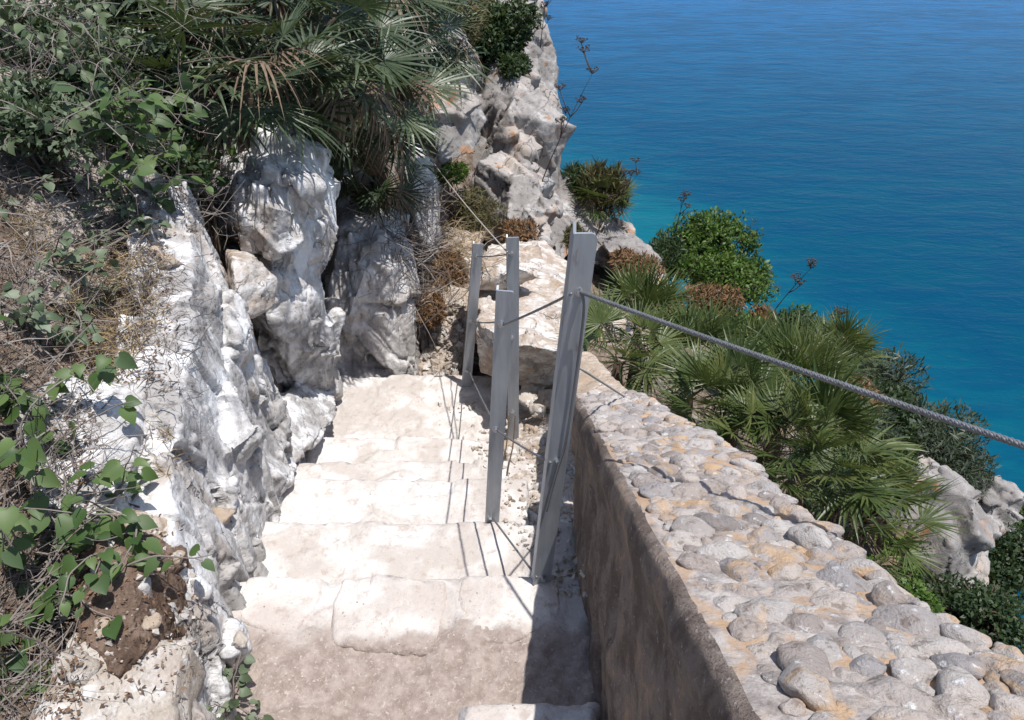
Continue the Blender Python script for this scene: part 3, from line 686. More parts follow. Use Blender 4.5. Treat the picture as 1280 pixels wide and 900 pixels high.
for i, (px, py, s, lab) in enumerate([(200, 312, .035, 'small tan triangular stone on the upper bank'), (190, 235, .06, 'white stone at the top of the bank below the creeper leaves'), (280, 655, .05, 'tan stone lodged in a cleft of the streaky rock face'),
        (140, 470, .055, 'pale stone at the edge of the straw patch'), (78, 378, .05, 'white stone half buried in dry twigs'), (190, 780, .022, 'pinkish stone in the crumbly soil'), (130, 790, .025, 'tan stone beside the flat shelf'),
        (225, 700, .02, 'white pebble on the soil below the tan chunk'), (212, 330, .04, 'tan stone lower of two on the upper bank'), (300, 805, .028, 'small grey stone in the corner of the top step'), (100, 840, .045, 'white stone under the creeper at the lower left')]):
    h = hit_px(px, py)[0]
    if h is None: continue
    q = random.Random(i + 65); c = h + V((0, 0, s * .3))
    rock('stone', [[c + V((q.gauss(0, 1), q.gauss(0, 1), q.gauss(0, .8))).normalized() * s for _ in range(11)]], M['tan_rock'] if 'tan' in lab or 'pink' in lab else M['stone_debris'], lab, 'stone', max(.004, s * .16), s * .16, 14, crack=.2, group='loose stones on the bank')
_bvh = None

# ------------------------------------------------------------------ posts and cables
def clamp_world(px, py, t): return at(px, py, t)
POSTS = [  # base pixel, base distance, top pixel, width, label
    ((676, 738), 2.03, (733, 292), .048, 'leaning grey steel post in front beside the end of the parapet'),
    ((615, 652), 2.44, (631, 364), .046, 'short upright grey steel post at the edge of the steps'),
    ((642, 534), 3.50, (641, 297), .050, 'vertical grey steel post standing in the rubble behind the short post'),
    ((584, 472), 4.15, (598, 305), .052, 'rearmost grey steel post leaning at the corner of the landing')]
post_axis = []
for i, ((bx, by), t, (tx, ty), wd, lab) in enumerate(POSTS):
    B = at(bx, by, t)
    r_ = ray(tx, ty); T = r_ * ((B.y + (.02 if i == 0 else 0)) / r_.y)       # top straight above the base
    root = empty('railing_post', B, lab, 'post', 'steel railing posts')
    ax = (T - B); L = ax.length; zq = ax.normalized()
    yaw = [R(8), R(-4), R(4), R(6)][i]
    xv = V((math.cos(yaw), math.sin(yaw), 0)); xv = (xv - zq * xv.dot(zq)).normalized(); yv = zq.cross(xv)
    def P(x, y, z): return xv * x + yv * y + zq * z
    th = .006; dp = wd * .62
    # equal angle iron: one flange faces the steps, the other runs back from its left edge
    def flange(outline, dz):
        m_ = MB(); n = len(outline); rows = []
        hs = [-.12] + [L * k / 8 for k in range(9)]
        for h_ in hs: m_.v += [tuple(P(x, y, h_)) for x, y in outline]
        for a in range(len(hs) - 1):
            for b in range(n): m_.f.append((a * n + b, a * n + (b + 1) % n, (a + 1) * n + (b + 1) % n, (a + 1) * n + b))
        m_.f.append(tuple(range(n))[::-1]); m_.f.append(tuple(range((len(hs) - 1) * n, len(hs) * n)))
        return m_
    cut = .012 if i == 0 else .004
    m_ = MB()
    prof = [(-wd / 2, 0), (wd / 2, 0), (wd / 2, th), (-wd / 2 + th, th), (-wd / 2 + th, dp), (-wd / 2, dp)]
    fr = MB(); pts_front = [(-wd / 2 + th, 0), (wd / 2, 0), (wd / 2, th), (-wd / 2 + th, th)]
    # front flange with clipped top corners
    out = [(-wd / 2, -.12), (wd / 2, -.12), (wd / 2, L - cut), (wd / 2 - cut * .35, L - cut * .3), (wd / 2 - cut, L), (-wd / 2 + .002, L), (-wd / 2, L - .002)]
    fr.v = [tuple(P(x, 0, z)) for x, z in out] + [tuple(P(x, th, z)) for x, z in out]; n = len(out)
    fr.f = [tuple(range(n)), tuple(range(n, 2 * n))[::-1]] + [(k, k + n, (k + 1) % n + n, (k + 1) % n) for k in range(n)]
    fr.build('flange', M['steel'], root, False)
    top2 = L + (.018 if i == 0 else .006)
    out = [(th + .0005, -.12), (dp, -.12), (dp, top2 - .03), (dp - .012, top2 - .004), (th + .012, top2), (th + .0005, L - .004)]
    sd = MB(); sd.v = [tuple(P(-wd / 2, y, z)) for y, z in out] + [tuple(P(-wd / 2 + th, y, z)) for y, z in out]; n = len(out)
    sd.f = [tuple(range(n))[::-1], tuple(range(n, 2 * n))] + [(k, (k + 1) % n, (k + 1) % n + n, k + n) for k in range(n)]
    sd.build('flange', M['steel'], root, False)
    hs = [[.88, .45, .05], [.885, .46, .03], [.93, .52, .10], [.92, .45, .06]][i]
    for h_ in hs:
        b = MB(); xo = -.1 * wd if i else .02 * wd
        b.tube([P(xo, -.003, h_ * L), P(xo, .0, h_ * L)], .010, 12)
        b.tube([P(xo, -.011, h_ * L), P(xo, -.003, h_ * L)], .0065, 6)
        b.tube([P(xo, .006, h_ * L), P(xo, .016, h_ * L)], .0065, 6)
        b.build('bolt', M['bolt'], root, False)
    post_axis.append((B, xv, yv, zq, L, wd, hs))
def on_post(i, h, x=0, y=-.006):
    B, xv, yv, zq, L, wd, hs = post_axis[i]; return B + xv * x * wd + yv * y + zq * (h * L)
def wire(a, b, sag=.01, n=14):
    a, b = V(a), V(b); return [a.lerp(b, k / n) - V((0, 0, sag * 4 * (k / n) * (1 - k / n))) for k in range(n + 1)]
def rope_mesh(pts, r, strands=6, pitch=.03, name='wire_rope'):
    """six strands wound round a core"""
    mb = MB(); L = 0; pts = [V(p) for p in pts]
    fine = []; step = .006
    for a, b in zip(pts, pts[1:]):
        n = max(1, int((b - a).length / step)); fine += [a.lerp(b, k / n) for k in range(n)]
    fine.append(pts[-1])
    s = 0; frames = []
    for i, p in enumerate(fine):
        t = (fine[min(i + 1, len(fine) - 1)] - fine[max(0, i - 1)]).normalized(); u = t.cross(V((.3, .2, .93))).normalized(); v_ = t.cross(u)
        if i: s += (p - fine[i - 1]).length
        frames.append((p, u, v_, s))
    for k in range(strands):
        mb.tube([p + (u * math.cos(2 * math.pi * (k / strands + s / pitch)) + v_ * math.sin(2 * math.pi * (k / strands + s / pitch))) * r * .62 for p, u, v_, s in frames], r * .42, 5)
    return mb
def cable(name, pts, r, label, mat='cable', group=None):
    mb = MB(); mb.tube(pts, r, 8)
    return tag(mb.build(name, M[mat]), label, 'cable', group)
# thick rope from the front post over the parapet towards the viewer
A0 = on_post(0, .885, .05, -.012)
E0 = at(1280, 545, .80); E1 = E0 + (E0 - A0) * .9
pts = [A0 + V((-.0, .02, 0)), A0] + wire(A0, E1, .012, 24)[1:]
tag(rope_mesh(pts, .0047, 6, .026).build('wire_rope', M['cable']), 'thick twisted steel rope running from the front post over the parapet', 'rope')
# tail of the rope hanging along the front post
tail = [on_post(0, h, x, y) for h, x, y in ((.885, .05, -.012), (.865, .16, -.02), (.82, .26, -.014), (.72, .30, -.010), (.6, .29, -.010), (.5, .22, -.010), (.45, .06, -.010), (.38, -.12, -.009), (.30, -.30, -.009))]
def smooth_path(p, n=6):
    out = []
    for i in range(len(p) - 1):
        p0, p1, p2, p3 = p[max(0, i - 1)], p[i], p[i + 1], p[min(len(p) - 1, i + 2)]
        for k in range(n):
            t = k / n; out.append(.5 * ((2 * p1) + (p2 - p0) * t + (2 * p0 - 5 * p1 + 4 * p2 - p3) * t * t + (3 * p1 - p0 - 3 * p2 + p3) * t ** 3))
    return out + [p[-1]]
cable('cable', smooth_path(tail), .0031, 'loose dark cable tail hanging down the front post')
cable('cable', wire(on_post(0, .88, -.35), on_post(1, .885, .0), .003), .0031, 'upper railing cable stretched from the front post to the short post', group='railing cables')
cable('cable', wire(on_post(0, .45, -.35), on_post(1, .46, .0), .004), .0031, 'middle railing cable stretched from the front post to the short post', group='railing cables')
cable('cable', wire(on_post(0, .06, -.35), on_post(1, .03, .0), .0), .0031, 'lowest railing cable running from the foot of the front post', group='railing cables')
cable('cable', wire(on_post(1, .885, -.1, .012), on_post(3, .46, 0), .008), .0030, 'railing cable from the short post to the rearmost post', group='railing cables')
cable('cable', wire(on_post(1, .46, -.1, .012), on_post(3, .08, 0), .01), .0030, 'low railing cable from the short post to the foot of the rearmost post', group='railing cables')
cable('cable', wire(on_post(2, .93, -.3), on_post(3, .92, 0), .004), .0030, 'short cable joining the tops of the two rear posts', group='railing cables')
cable('guy_rope', wire(on_post(2, .94, -.45), at(538, 198, 4.75), .02), .0032, 'pale taut rope from the rear post up to the rocks under the palm', 'rope')
cable('guy_rope', wire(on_post(0, .70, .5, .004), at(795, 505, 2.5), .0), .0032, 'thin pale wire from the front post down behind the parapet', 'rope')
for k, (dx, h0) in enumerate([(.0, .55), (.02, .5)]):
    a = at(636 + dx * 400, 520, 3.2)
    cable('cable', smooth_path([a, a + V((-.01, -.1, -.08)), a + V((-.03, -.2, -.12)), a + V((-.06, -.42, -.19))]), .003, ['bent rusty wire hanging between the middle posts', 'second bent rusty wire right beside it between the middle posts'][k], 'bark')

# ------------------------------------------------------------------ palms
def frond_mesh(seed, n=20, L=.34, spread=225, pet=.30, droop=.10, cup=.25, fold=.10, wide=.86):
    q = random.Random(seed); mb = MB()
    pet_pts = [V((0, pet * k / 6, .06 * pet * math.sin(math.pi * k / 6) * 2)) for k in range(7)]
    mb.tube(pet_pts, [.007 - .0006 * k for k in range(7)], 5)
    o = pet_pts[-1]; da = R(spread) / n
    for i in range(n):
        a = -R(spread) / 2 + da * (i + .5) + q.uniform(-.04, .04); l = L * (.70 + .30 * math.cos(a * .55)) * q.uniform(.86, 1.06)
        d = V((math.sin(a), math.cos(a), 0)); s = V((math.cos(a), -math.sin(a), 0)); dr = droop * q.uniform(.5, 1.6) + (.15 if q.random() < .12 else 0)
        tw = q.uniform(-.35, .35)
        s2 = s * math.cos(tw) + V((0, 0, 1)) * math.sin(tw)
        rows = []
        for f, wf in ((.03, .9), (.25, .95), (.45, .90), (.65, .62), (.85, .34), (1.0, .04)):
            r = l * f; hw = min(r, .42 * l) * math.tan(da / 2) * wf * wide * (1.0 if f <= .45 else 1.0)
            c = o + d * r + V((0, 0, cup * r - dr * L * f ** 2.4 * 2.0))
            ss = s if f < .4 else s2
            rows.append((c - ss * hw + V((0, 0, fold * hw * 3)), c, c + ss * hw + V((0, 0, fold * hw * 3))))
        vs = [p for r3 in rows for p in r3]; fs = []
        for k in range(len(rows) - 1):
            b = 3 * k; fs += [(b, b + 1, b + 4, b + 3), (b + 1, b + 2, b + 5, b + 4)]
        mb.add(vs, fs)
    return mb.mesh('frond')
FR = [frond_mesh(i, n=q, L=l, spread=s, pet=p, droop=d, cup=c) for i, (q, l, s, p, d, c) in enumerate(
    [(20, .34, 220, .30, .05, .20), (22, .36, 240, .34, .10, .30), (18, .30, 200, .26, .16, .15), (24, .36, 260, .30, .20, .10), (19, .33, 180, .36, .08, .35)])]
FR_U = [frond_mesh(20 + i, n=q, L=l, spread=s, pet=p, droop=d, cup=c, wide=1.12) for i, (q, l, s, p, d, c) in enumerate(
    [(22, .36, 190, .34, .02, .12), (24, .38, 210, .32, .05, .18), (20, .34, 170, .38, .03, .25), (22, .36, 230, .30, .10, .2)])]
for me in FR: me.materials.append(M['frond'])
def variants(src, mat):
    out = []
    for me in src:
        c = me.copy(); c.materials.clear(); c.materials.append(mat); out.append(c)
    return out
for me in FR_U: me.materials.append(M['frond'])
FR_L = variants(FR, M['frond_dusty']); FR_W = variants([frond_mesh(60 + i, n=q, L=l, spread=s, pet=p, droop=d, cup=c, wide=.98) for i, (q, l, s, p, d, c) in enumerate([(22, .30, 230, .30, .02, .15), (24, .31, 260, .32, .04, .2), (20, .29, 210, .28, .06, .1), (22, .30, 280, .30, .09, .12)])], M['frond_dusty']); FR_D = variants([frond_mesh(40 + i, n=16, L=.30, spread=150, pet=.28, droop=.35, cup=.1) for i in range(2)], M['frond_dry'])
def palm(loc, label, n=18, scale=1.0, elev=(5, 80), fronds=None, az=(0, 360), dry=4, trunk=.25, seed=0, dry_el=(-45, 30), lean=V((0, 0, 1))):
    q = random.Random(seed + 100); fronds = fronds or FR
    root = empty('fan_palm', loc, label, 'palm', 'fan palms on the hillside')
    m_ = MB(); lean = lean.normalized()
    pts = [lean * (trunk * k / 5 - .05) + V((q.uniform(-.01, .01), q.uniform(-.01, .01), 0)) for k in range(6)]
    m_.tube(pts, [.075 * scale, .08 * scale, .075 * scale, .07 * scale, .065 * scale, .04 * scale], 9)
    for k in range(26):    # old leaf bases
        a = q.uniform(0, 6.28); h = q.uniform(.1, 1) * trunk; p = lean * h; d = V((math.cos(a), math.sin(a), .9)).normalized()
        m_.tube([p + d * .05 * scale, p + d * (.05 + q.uniform(.04, .10)) * scale], [.013 * scale, .006 * scale], 4)
    m_.build('trunk', M['fibre'], root)
    top = lean * (trunk - .03)
    for k in range(n + dry):
        isdry = k >= n
        u = (k + .5) / n
        a = R(az[0] + (az[1] - az[0]) * ((k * .381966) % 1.0) + q.uniform(-12, 12))
        e = R(q.uniform(*dry_el)) if isdry else R(lerp(elev[1], elev[0], u ** .8) + q.uniform(-8, 8))
        d = V((math.cos(a) * math.cos(e), math.sin(a) * math.cos(e), math.sin(e)))
        o = bpy.data.objects.new('dry_frond' if isdry else 'frond', q.choice(FR_D if isdry else fronds)); COL.objects.link(o); o.parent = root
        o.location = top + d * .03; o.rotation_mode = 'QUATERNION'
        up = V((0, 0, 1)) - d * d.z
        if up.length < .25: up = V((math.cos(a), math.sin(a), 0)) * -1
        up.normalize(); x = d.cross(up).normalized()
        mat = Matrix((x, d, x.cross(d))).transposed()
        o.rotation_quaternion = mat.to_quaternion() @ Quaternion((0, 1, 0), q.uniform(-.5, .5)) @ Quaternion((1, 0, 0), q.uniform(-.25, .15))
        s = scale * q.uniform(.85, 1.12) * (.9 if isdry else 1); o.scale = (s, s, s)
    return root
def palm_px(px, py, t, label, drop=None, **kw):
    """crown centre seen at this pixel; trunk stands on the ground below it"""
    c = at(px, py, t); g = ground(c.x, c.y, c.z + .1)
    tr = kw.pop('trunk', None)
    if tr is None: tr = max(.12, min(.55 if c.x > 0 else .42, c.z - g))
    return palm(V((c.x, c.y, min(c.z - tr + .02, c.z))) if tr < c.z - g - .02 and drop else V((c.x, c.y, c.z - tr + .02)), label, trunk=tr, **kw)
right = [
    (800, 408, 3.9, 'spiky fan palm just right of the front post under the steel rope', dict(n=16, elev=(10, 85), scale=0.54)),
    (775, 448, 3.4, 'yellowish low fan palm near the far end of the parapet', dict(n=16, elev=(-5, 60), scale=0.46)),
    (865, 462, 3.7, 'fan palm in the middle of the thicket below the steel rope', dict(n=18, elev=(5, 80), scale=0.54)),
    (930, 468, 4.3, 'fan palm at the back of the thicket near the brown dry bush', dict(n=18, elev=(10, 80), scale=0.60)),
    (905, 520, 3.05, 'dense fan palm leaning over the pebbles at mid parapet', dict(n=20, elev=(10, 85), scale=0.51)),
    (985, 500, 3.5, 'upright fan palm with tall pointed fronds behind mid parapet', dict(n=20, elev=(25, 88), scale=0.57)),
    (1010, 575, 2.85, 'largest fan palm hanging over the outer edge of the parapet', dict(n=24, elev=(5, 85), scale=0.56)),
    (1075, 650, 2.95, 'lowest fan palm right beside the grey boulder', dict(n=20, elev=(-10, 70), scale=0.49)),
    (1040, 455, 4.8, 'far fan palm on the skyline against the sea', dict(n=16, elev=(10, 80), scale=0.57)),
    (955, 560, 2.75, 'low fan palm tucked against the parapet below the big palm', dict(n=16, elev=(-10, 60), scale=0.42)),
    (752, 250, 7.8, 'distant ragged fan palm on the ledge beside the crag', dict(n=16, elev=(0, 80), scale=0.65, dry=6)),
]
for i, (px, py, t, lab, kw) in enumerate(right): palm_px(px, py, t, lab, seed=i, fronds=FR_U, **kw)
left = [
    (300, 85, 3.0, 'dark fan palm spreading over the tall white rock', dict(n=20, elev=(-35, 50), scale=0.86)),
    (395, 50, 3.3, 'dense dark fan palm at the top of the bank', dict(n=18, elev=(-45, 45), scale=0.90, dry=6)),
    (455, 110, 3.9, 'dark fan palm overhanging the landing', dict(n=17, elev=(-55, 40), scale=0.86, dry=5)),
    (505, 25, 4.4, 'dark fan palm at the top beside the crag bush', dict(n=22, elev=(-40, 50), scale=0.95, dry=2)),
    (340, -10, 3.5, 'fan palm whose fronds hang in at the top edge', dict(n=20, elev=(-50, 40), scale=0.95, dry=3)),
    (470, 195, 4.3, 'lowest dark fan palm drooping over the upright grey rock', dict(n=12, elev=(-60, 20), scale=0.67, dry=3)),
    (440, -30, 3.9, 'fan palm mostly above the top edge with drooping fronds', dict(n=20, elev=(-50, 30), scale=0.95, dry=3)),
    (235, 15, 3.2, 'pale half dry fan palm at the top left', dict(n=12, elev=(-40, 40), scale=0.73, dry=8)),
]
for i, (px, py, t, lab, kw) in enumerate(left):
    palm_px(px, py, t, lab, seed=40 + i, fronds=FR_W, az=(150, 400), lean=V((.04, -.08, 1)), **kw)

# ------------------------------------------------------------------ bushes
def quads_mesh(name, P, D, N, ln, wd, fold=.15, jitter=None):
    """leaves as bent four/six corner blades: P base, D direction, N normal"""
    n = len(P); S = np.cross(D, N); S /= np.linalg.norm(S, axis=1, keepdims=True) + 1e-9; N2 = np.cross(S, D)
    ln = ln[:, None]; wd = wd[:, None]
    a = P; b = P + D * ln * .45 + S * wd * .5 + N2 * ln * fold * .5; c = P + D * ln - N2 * ln * fold; d = P + D * ln * .45 - S * wd * .5 + N2 * ln * fold * .5
    vs = np.stack([a, b, c, d], 1).reshape(-1, 3)
    me = bpy.data.meshes.new(name); me.vertices.add(4 * n); me.vertices.foreach_set('co', vs.ravel().astype(np.float32))
    me.loops.add(4 * n); me.loops.foreach_set('vertex_index', np.arange(4 * n, dtype=np.int32))
    me.polygons.add(n); me.polygons.foreach_set('loop_start', np.arange(0, 4 * n, 4, dtype=np.int32))
    try: me.polygons.foreach_set('loop_total', np.full(n, 4, dtype=np.int32))
    except Exception: pass
    me.update(calc_edges=True); return me
def unit(a): return a / (np.linalg.norm(a, axis=1, keepdims=True) + 1e-9)
def bush(name, c, rad, mat, label, cat, n=4000, leaf=.04, aspect=.55, lobes=11, seed=0, up=.3, stems=True, group=None, fill=.42, gap=.0):
    r = np.random.RandomState(seed + 11); c = V(c); g = min(ground(c.x, c.y, c.z + rad[2]), c.z - rad[2] * .6)
    g = max(g, c.z - rad[2] - (.08 if mat in ('leaf_dry', 'leaf_olive') else .28))
    root = empty(name, V((c.x, c.y, g)), label, cat, group)
    rad = np.array(rad)
    lc = unit(r.normal(size=(lobes, 3))) * (r.rand(lobes, 1) ** .5) * .68; lc[:, 2] = np.abs(lc[:, 2]) * 1.0 - .25
    lr = .30 + .22 * r.rand(lobes)
    k = r.randint(0, lobes, n); d = unit(r.normal(size=(n, 3))); rr = fill + (1 - fill) * r.rand(n) ** .6
    p = lc[k] + d * (lr[k] * rr)[:, None]
    keep = np.array([noise.noise(V(q * 3.5 + seed)) > -.28 + gap for q in p]) & (p[:, 2] > -1)
    p = p[keep]; d = d[keep]; n = len(p)
    off = np.array([0, 0, c.z - g])
    Pw = p * rad + off
    D = unit(d * .6 + r.normal(size=(n, 3)) * .8 + np.array([0, 0, up])); N = unit(d + r.normal(size=(n, 3)) * .6 + np.array([0, 0, .6]))
    ln = leaf * (.6 + .8 * r.rand(n))
    o = link('foliage', quads_mesh('foliage', Pw, D, N, ln, ln * aspect), M[mat], root, False)
    if stems:
        m_ = MB()
        for j in range(lobes):
            e = V(lc[j] * rad + off); s = V((r.uniform(-.05, .05), r.uniform(-.05, .05), -.05)); mid = s.lerp(e, .5) + V((r.uniform(-.06, .06), r.uniform(-.06, .06), .04))
            m_.tube(smooth_path([s, mid, e], 4), [(.016 - .0013 * t) * min(1, rad[0] * 2.2) for t in range(9)], 5)
            for _ in range(4):
                e2 = e + V(unit(r.normal(size=(1, 3)))[0] * rad * lr[j] * 1.05); m_.tube([e, e.lerp(e2, .5) + V((0, 0, .02)), e2], [.006, .004, .002], 4)
        m_.build('stem', M['bark'] if mat != 'leaf_dry' else M['twig'], root)
    return root
B_ = [  # pixel, distance, radii, material, label, n, leaf, aspect, extras
    ((890, 305), 8.2, (.62, .6, .50), 'leaf_bright', 'bright green rounded bush on the skyline right of the front post', 11000, .045, .5, dict(lobes=20)),
    ((838, 322), 8.0, (.36, .4, .36), 'leaf_dark', 'feathery green shrub on the left of the bright green bush', 5000, .08, .16, dict(up=1.0)),
    ((930, 355), 8.0, (.38, .4, .46), 'leaf_bright', 'lower right bulge of green bush against the sea', 5000, .045, .6, {}),
    ((985, 420), 7.0, (.45, .4, .35), 'leaf_bright', 'low green bush stepping down the skyline', 4500, .04, .55, {}),
    ((1095, 485), 5.4, (.48, .5, .46), 'leaf_grey', 'dark feathery shrub on the skyline under the steel rope', 11000, .06, .18, dict(up=.8)),
    ((1152, 545), 5.0, (.42, .45, .50), 'leaf_grey', 'grey green feathery shrub above the grey boulder', 11000, .06, .18, dict(up=.8)),
    ((1060, 440), 6.0, (.26, .3, .22), 'leaf_grey', 'small grey green shrub by the far fan palm', 4000, .055, .2, dict(up=.8)),
    ((1190, 590), 4.8, (.30, .3, .20), 'leaf_grey', 'wispy shrub between the two right hand rocks', 4000, .05, .18, dict(up=.8)),
    ((1215, 645), 5.3, (.34, .4, .30), 'leaf_dark', 'dark shrub filling the gap behind the right hand rocks', 6000, .04, .3, {}),
    ((1262, 705), 4.4, (.40, .4, .26), 'leaf_dark', 'dark green bush at the right edge below the pale rock', 7000, .03, .55, {}),
    ((1180, 760), 3.6, (.36, .4, .18), 'leaf_dark', 'low green creeping bush below the grey boulder', 6000, .025, .5, {}),
    ((1120, 720), 3.5, (.22, .3, .18), 'leaf_bright', 'small light green bush behind the parapet pebbles', 4000, .025, .5, {}),
    ((1275, 650), 5.2, (.30, .3, .20), 'leaf_bright', 'green bush at the right edge next to the pale rock', 4000, .03, .5, {}),
    ((1240, 790), 3.4, (.35, .3, .2), 'leaf_dark', 'bush peeping over the parapet at the lower right edge', 5000, .025, .5, {}),
    ((1095, 520), 4.8, (.3, .3, .3), 'leaf_dark', 'dark leafy bush between the palms and the feathery shrubs', 5000, .035, .5, {}),
    ((905, 345), 7.6, (.55, .5, .36), 'leaf_bright', 'green foliage filling in below the rounded green bush', 8000, .045, .5, dict(lobes=16)),
    ((1070, 555), 4.0, (.26, .3, .26), 'leaf_grey', 'feathery green scrub left of the grey boulder', 8000, .05, .18, dict(up=.8)),
    ((1110, 590), 4.4, (.26, .3, .22), 'leaf_dark', 'dark scrub directly above the grey boulder', 6000, .035, .4, {}),
    ((752, 245), 7.8, (.24, .3, .46), 'leaf_olive', 'ragged dry and green clump around the distant palm beside the crag', 4500, .12, .12, dict(up=1.3, gap=.1)),
    ((725, 225), 7.9, (.18, .3, .22), 'leaf_dark', 'dark spiky tuft on the ledge left of the distant palm', 3000, .10, .12, dict(up=.7)),
    ((1000, 410), 6.0, (.30, .3, .22), 'leaf_dark', 'dark green scrub on the skyline behind the palms', 5000, .035, .45, {}),
    ((1075, 500), 4.4, (.16, .2, .14), 'leaf_dry', 'rusty dead bush among the palms under the steel rope', 3500, .045, .25, {}),
    ((850, 400), 5.2, (.16, .2, .10), 'leaf_dry', 'rusty dead bush behind the palm nearest the front post', 3000, .04, .25, {}),
    ((1060, 600), 3.6, (.22, .25, .16), 'leaf_dark', 'dark green scrub between the big palm and the grey boulder', 5000, .03, .45, {}),
    ((930, 420), 5.6, (.26, .3, .16), 'leaf_bright', 'low green scrub behind the palms under the bright bush', 5000, .035, .5, {}),
    ((330, -15), 4.3, (.7, .5, .45), 'leaf_grey', 'grey green shrub behind the palms at the top edge', 7000, .04, .4, {}),
    ((460, -5), 5.2, (.6, .5, .5), 'leaf_dark', 'dark shrub behind the palms left of the crag bush', 7000, .045, .4, {}),
    ((612, 38), 7.3, (.56, .5, .50), 'leaf_dark', 'dark green bush growing on top of the crag', 13000, .05, .5, {}),
    ((570, 15), 6.6, (.40, .4, .36), 'leaf_olive', 'olive green shrub between the palm and the crag bush', 6000, .06, .22, dict(up=.5)),
    ((640, 80), 7.3, (.22, .3, .16), 'leaf_dark', 'lower clump of bush hanging on the crag face', 3500, .045, .5, {}),
    ((890, 378), 5.6, (.28, .25, .15), 'leaf_dry', 'rust brown dry bush below the bright green bush', 4500, .05, .25, dict(gap=.08)),
    ((790, 330), 6.0, (.24, .25, .14), 'leaf_dry', 'rust brown dry bush on the ledge right of the front post', 4500, .05, .25, dict(gap=.08)),
    ((1015, 440), 5.6, (.14, .15, .12), 'leaf_dry', 'small brown dead bush between far palms', 2500, .045, .3, {}),
    ((955, 400), 6.4, (.14, .15, .12), 'leaf_dry', 'small reddish dead bush at the skyline', 2500, .045, .3, {}),
    ((590, 265), 5.6, (.22, .25, .22), 'leaf_olive', 'dry olive tangle of weeds left of the dark faced boulder', 6000, .05, .14, dict(up=.4)),
    ((560, 330), 5.0, (.20, .25, .16), 'leaf_dry', 'dry reddish weeds behind the rearmost post', 5000, .05, .16, {}),
    ((565, 215), 5.3, (.14, .15, .10), 'leaf_bright', 'small fresh green tuft under the orange spotted boulder', 2500, .035, .3, {}),
    ((650, 290), 5.6, (.16, .2, .07), 'leaf_dry', 'orange brown heap of dry fern behind the middle posts', 3000, .04, .25, {}),
    ((720, 300), 5.6, (.10, .15, .14), 'leaf_olive', 'yellowish weeds behind the top of the front post', 2500, .05, .14, dict(up=.8)),
    ((540, 390), 4.5, (.10, .18, .12), 'leaf_dry', 'dry brown debris clump beside the upright grey rock', 3000, .035, .2, {}),
    ((55, 45), 2.9, (.42, .4, .30), 'leaf_dusty', 'dusty grey green shrub in the top left corner', 9000, .030, .5, dict(gap=.06)),
    ((140, 90), 2.7, (.26, .3, .22), 'leaf_mid', 'green shrub below the pale half dry palm', 7000, .030, .5, dict(gap=.08)),
    ((40, 150), 2.3, (.26, .3, .16), 'leaf_dusty', 'dusty trailing shrub at the left edge above the dry twigs', 5500, .026, .5, dict(gap=.1)),
    ((230, 190), 2.75, (.14, .2, .13), 'leaf_dark', 'shadowy small shrub between the palm and the white stone', 3000, .025, .5, {}),
    ((170, 30), 3.1, (.25, .3, .25), 'leaf_dark', 'dark shrub behind the dusty shrubs', 6000, .03, .5, {}),
]
for i, ((px, py), t, rad, mat, lab, n, leaf, asp, kw) in enumerate(B_):
    bush('bush' if mat not in ('leaf_dry', 'leaf_olive') else 'dry_bush', at(px, py, t), rad, mat, lab, 'bush', n, leaf, asp, seed=i, **kw)

# dead fennel stalks against the sea
def fennel(px, py, t, h, lab, lean=(.15, 0), heads=5, seed=0):
    q = random.Random(seed); b = at(px, py, t); root = empty('dead_stalk', b, lab, 'plant', 'dead flower stalks')
    m_ = MB(); pts = [V((lean[0] * h * (k / 6) ** 1.2, lean[1] * h * k / 6, h * k / 6 - .04)) for k in range(7)]
    m_.tube(pts, [.006 - .0007 * k for k in range(7)], 5); tips = [pts[-1]]
    for k in range(heads):
        i = q.randint(3, 6); a = q.uniform(0, 6.28); l = h * q.uniform(.12, .32); e = pts[i] + V((math.cos(a) * .6 + .2, math.sin(a) * .4, .8)) * l
        m_.tube([pts[i], pts[i].lerp(e, .5) + V((0, 0, -.01)), e], [.005, .004, .003], 4); tips.append(e)
    m_.build('stem', M['bark'], root)
    for tp in tips:
        f = MB(); 
        for j in range(11):
            a = 6.28 * j / 11; r_ = q.uniform(.015, .05); e = tp + V((math.cos(a) * r_, math.sin(a) * r_, .035 + q.uniform(-.012, .012)))
            f.tube([tp, e], [.002, .0015], 3)
            for _ in range(3):
                f.box(e + V((q.uniform(-.009, .009), q.uniform(-.009, .009), q.uniform(-.003, .008))), (.008, .008, .006))
        f.build('flower_head', M['bark'], root, False)
fennel(672, 240, 6.4, 1.0, 'tall dead flower stalk leaning out from the crag over the sea', (.42, .1), 6, 1)
fennel(745, 290, 7.2, .62, 'dead flower stalk beside the distant ragged palm', (.55, 0), 6, 2)
fennel(965, 390, 6.6, .48, 'dead flower stalk sticking up right of the bright green bush', (.5, 0), 3, 3)
fennel(1030, 425, 6.2, .26, 'short dead flower stalk above the far palm', (.25, 0), 3, 4)
fennel(845, 285, 8.0, .40, 'thin dead stalk rising from the feathery green shrub', (.1, 0), 3, 5)
fennel(675, 60, 8.0, .45, 'dead twiggy stalk on top of the crag', (.1, 0), 5, 6)

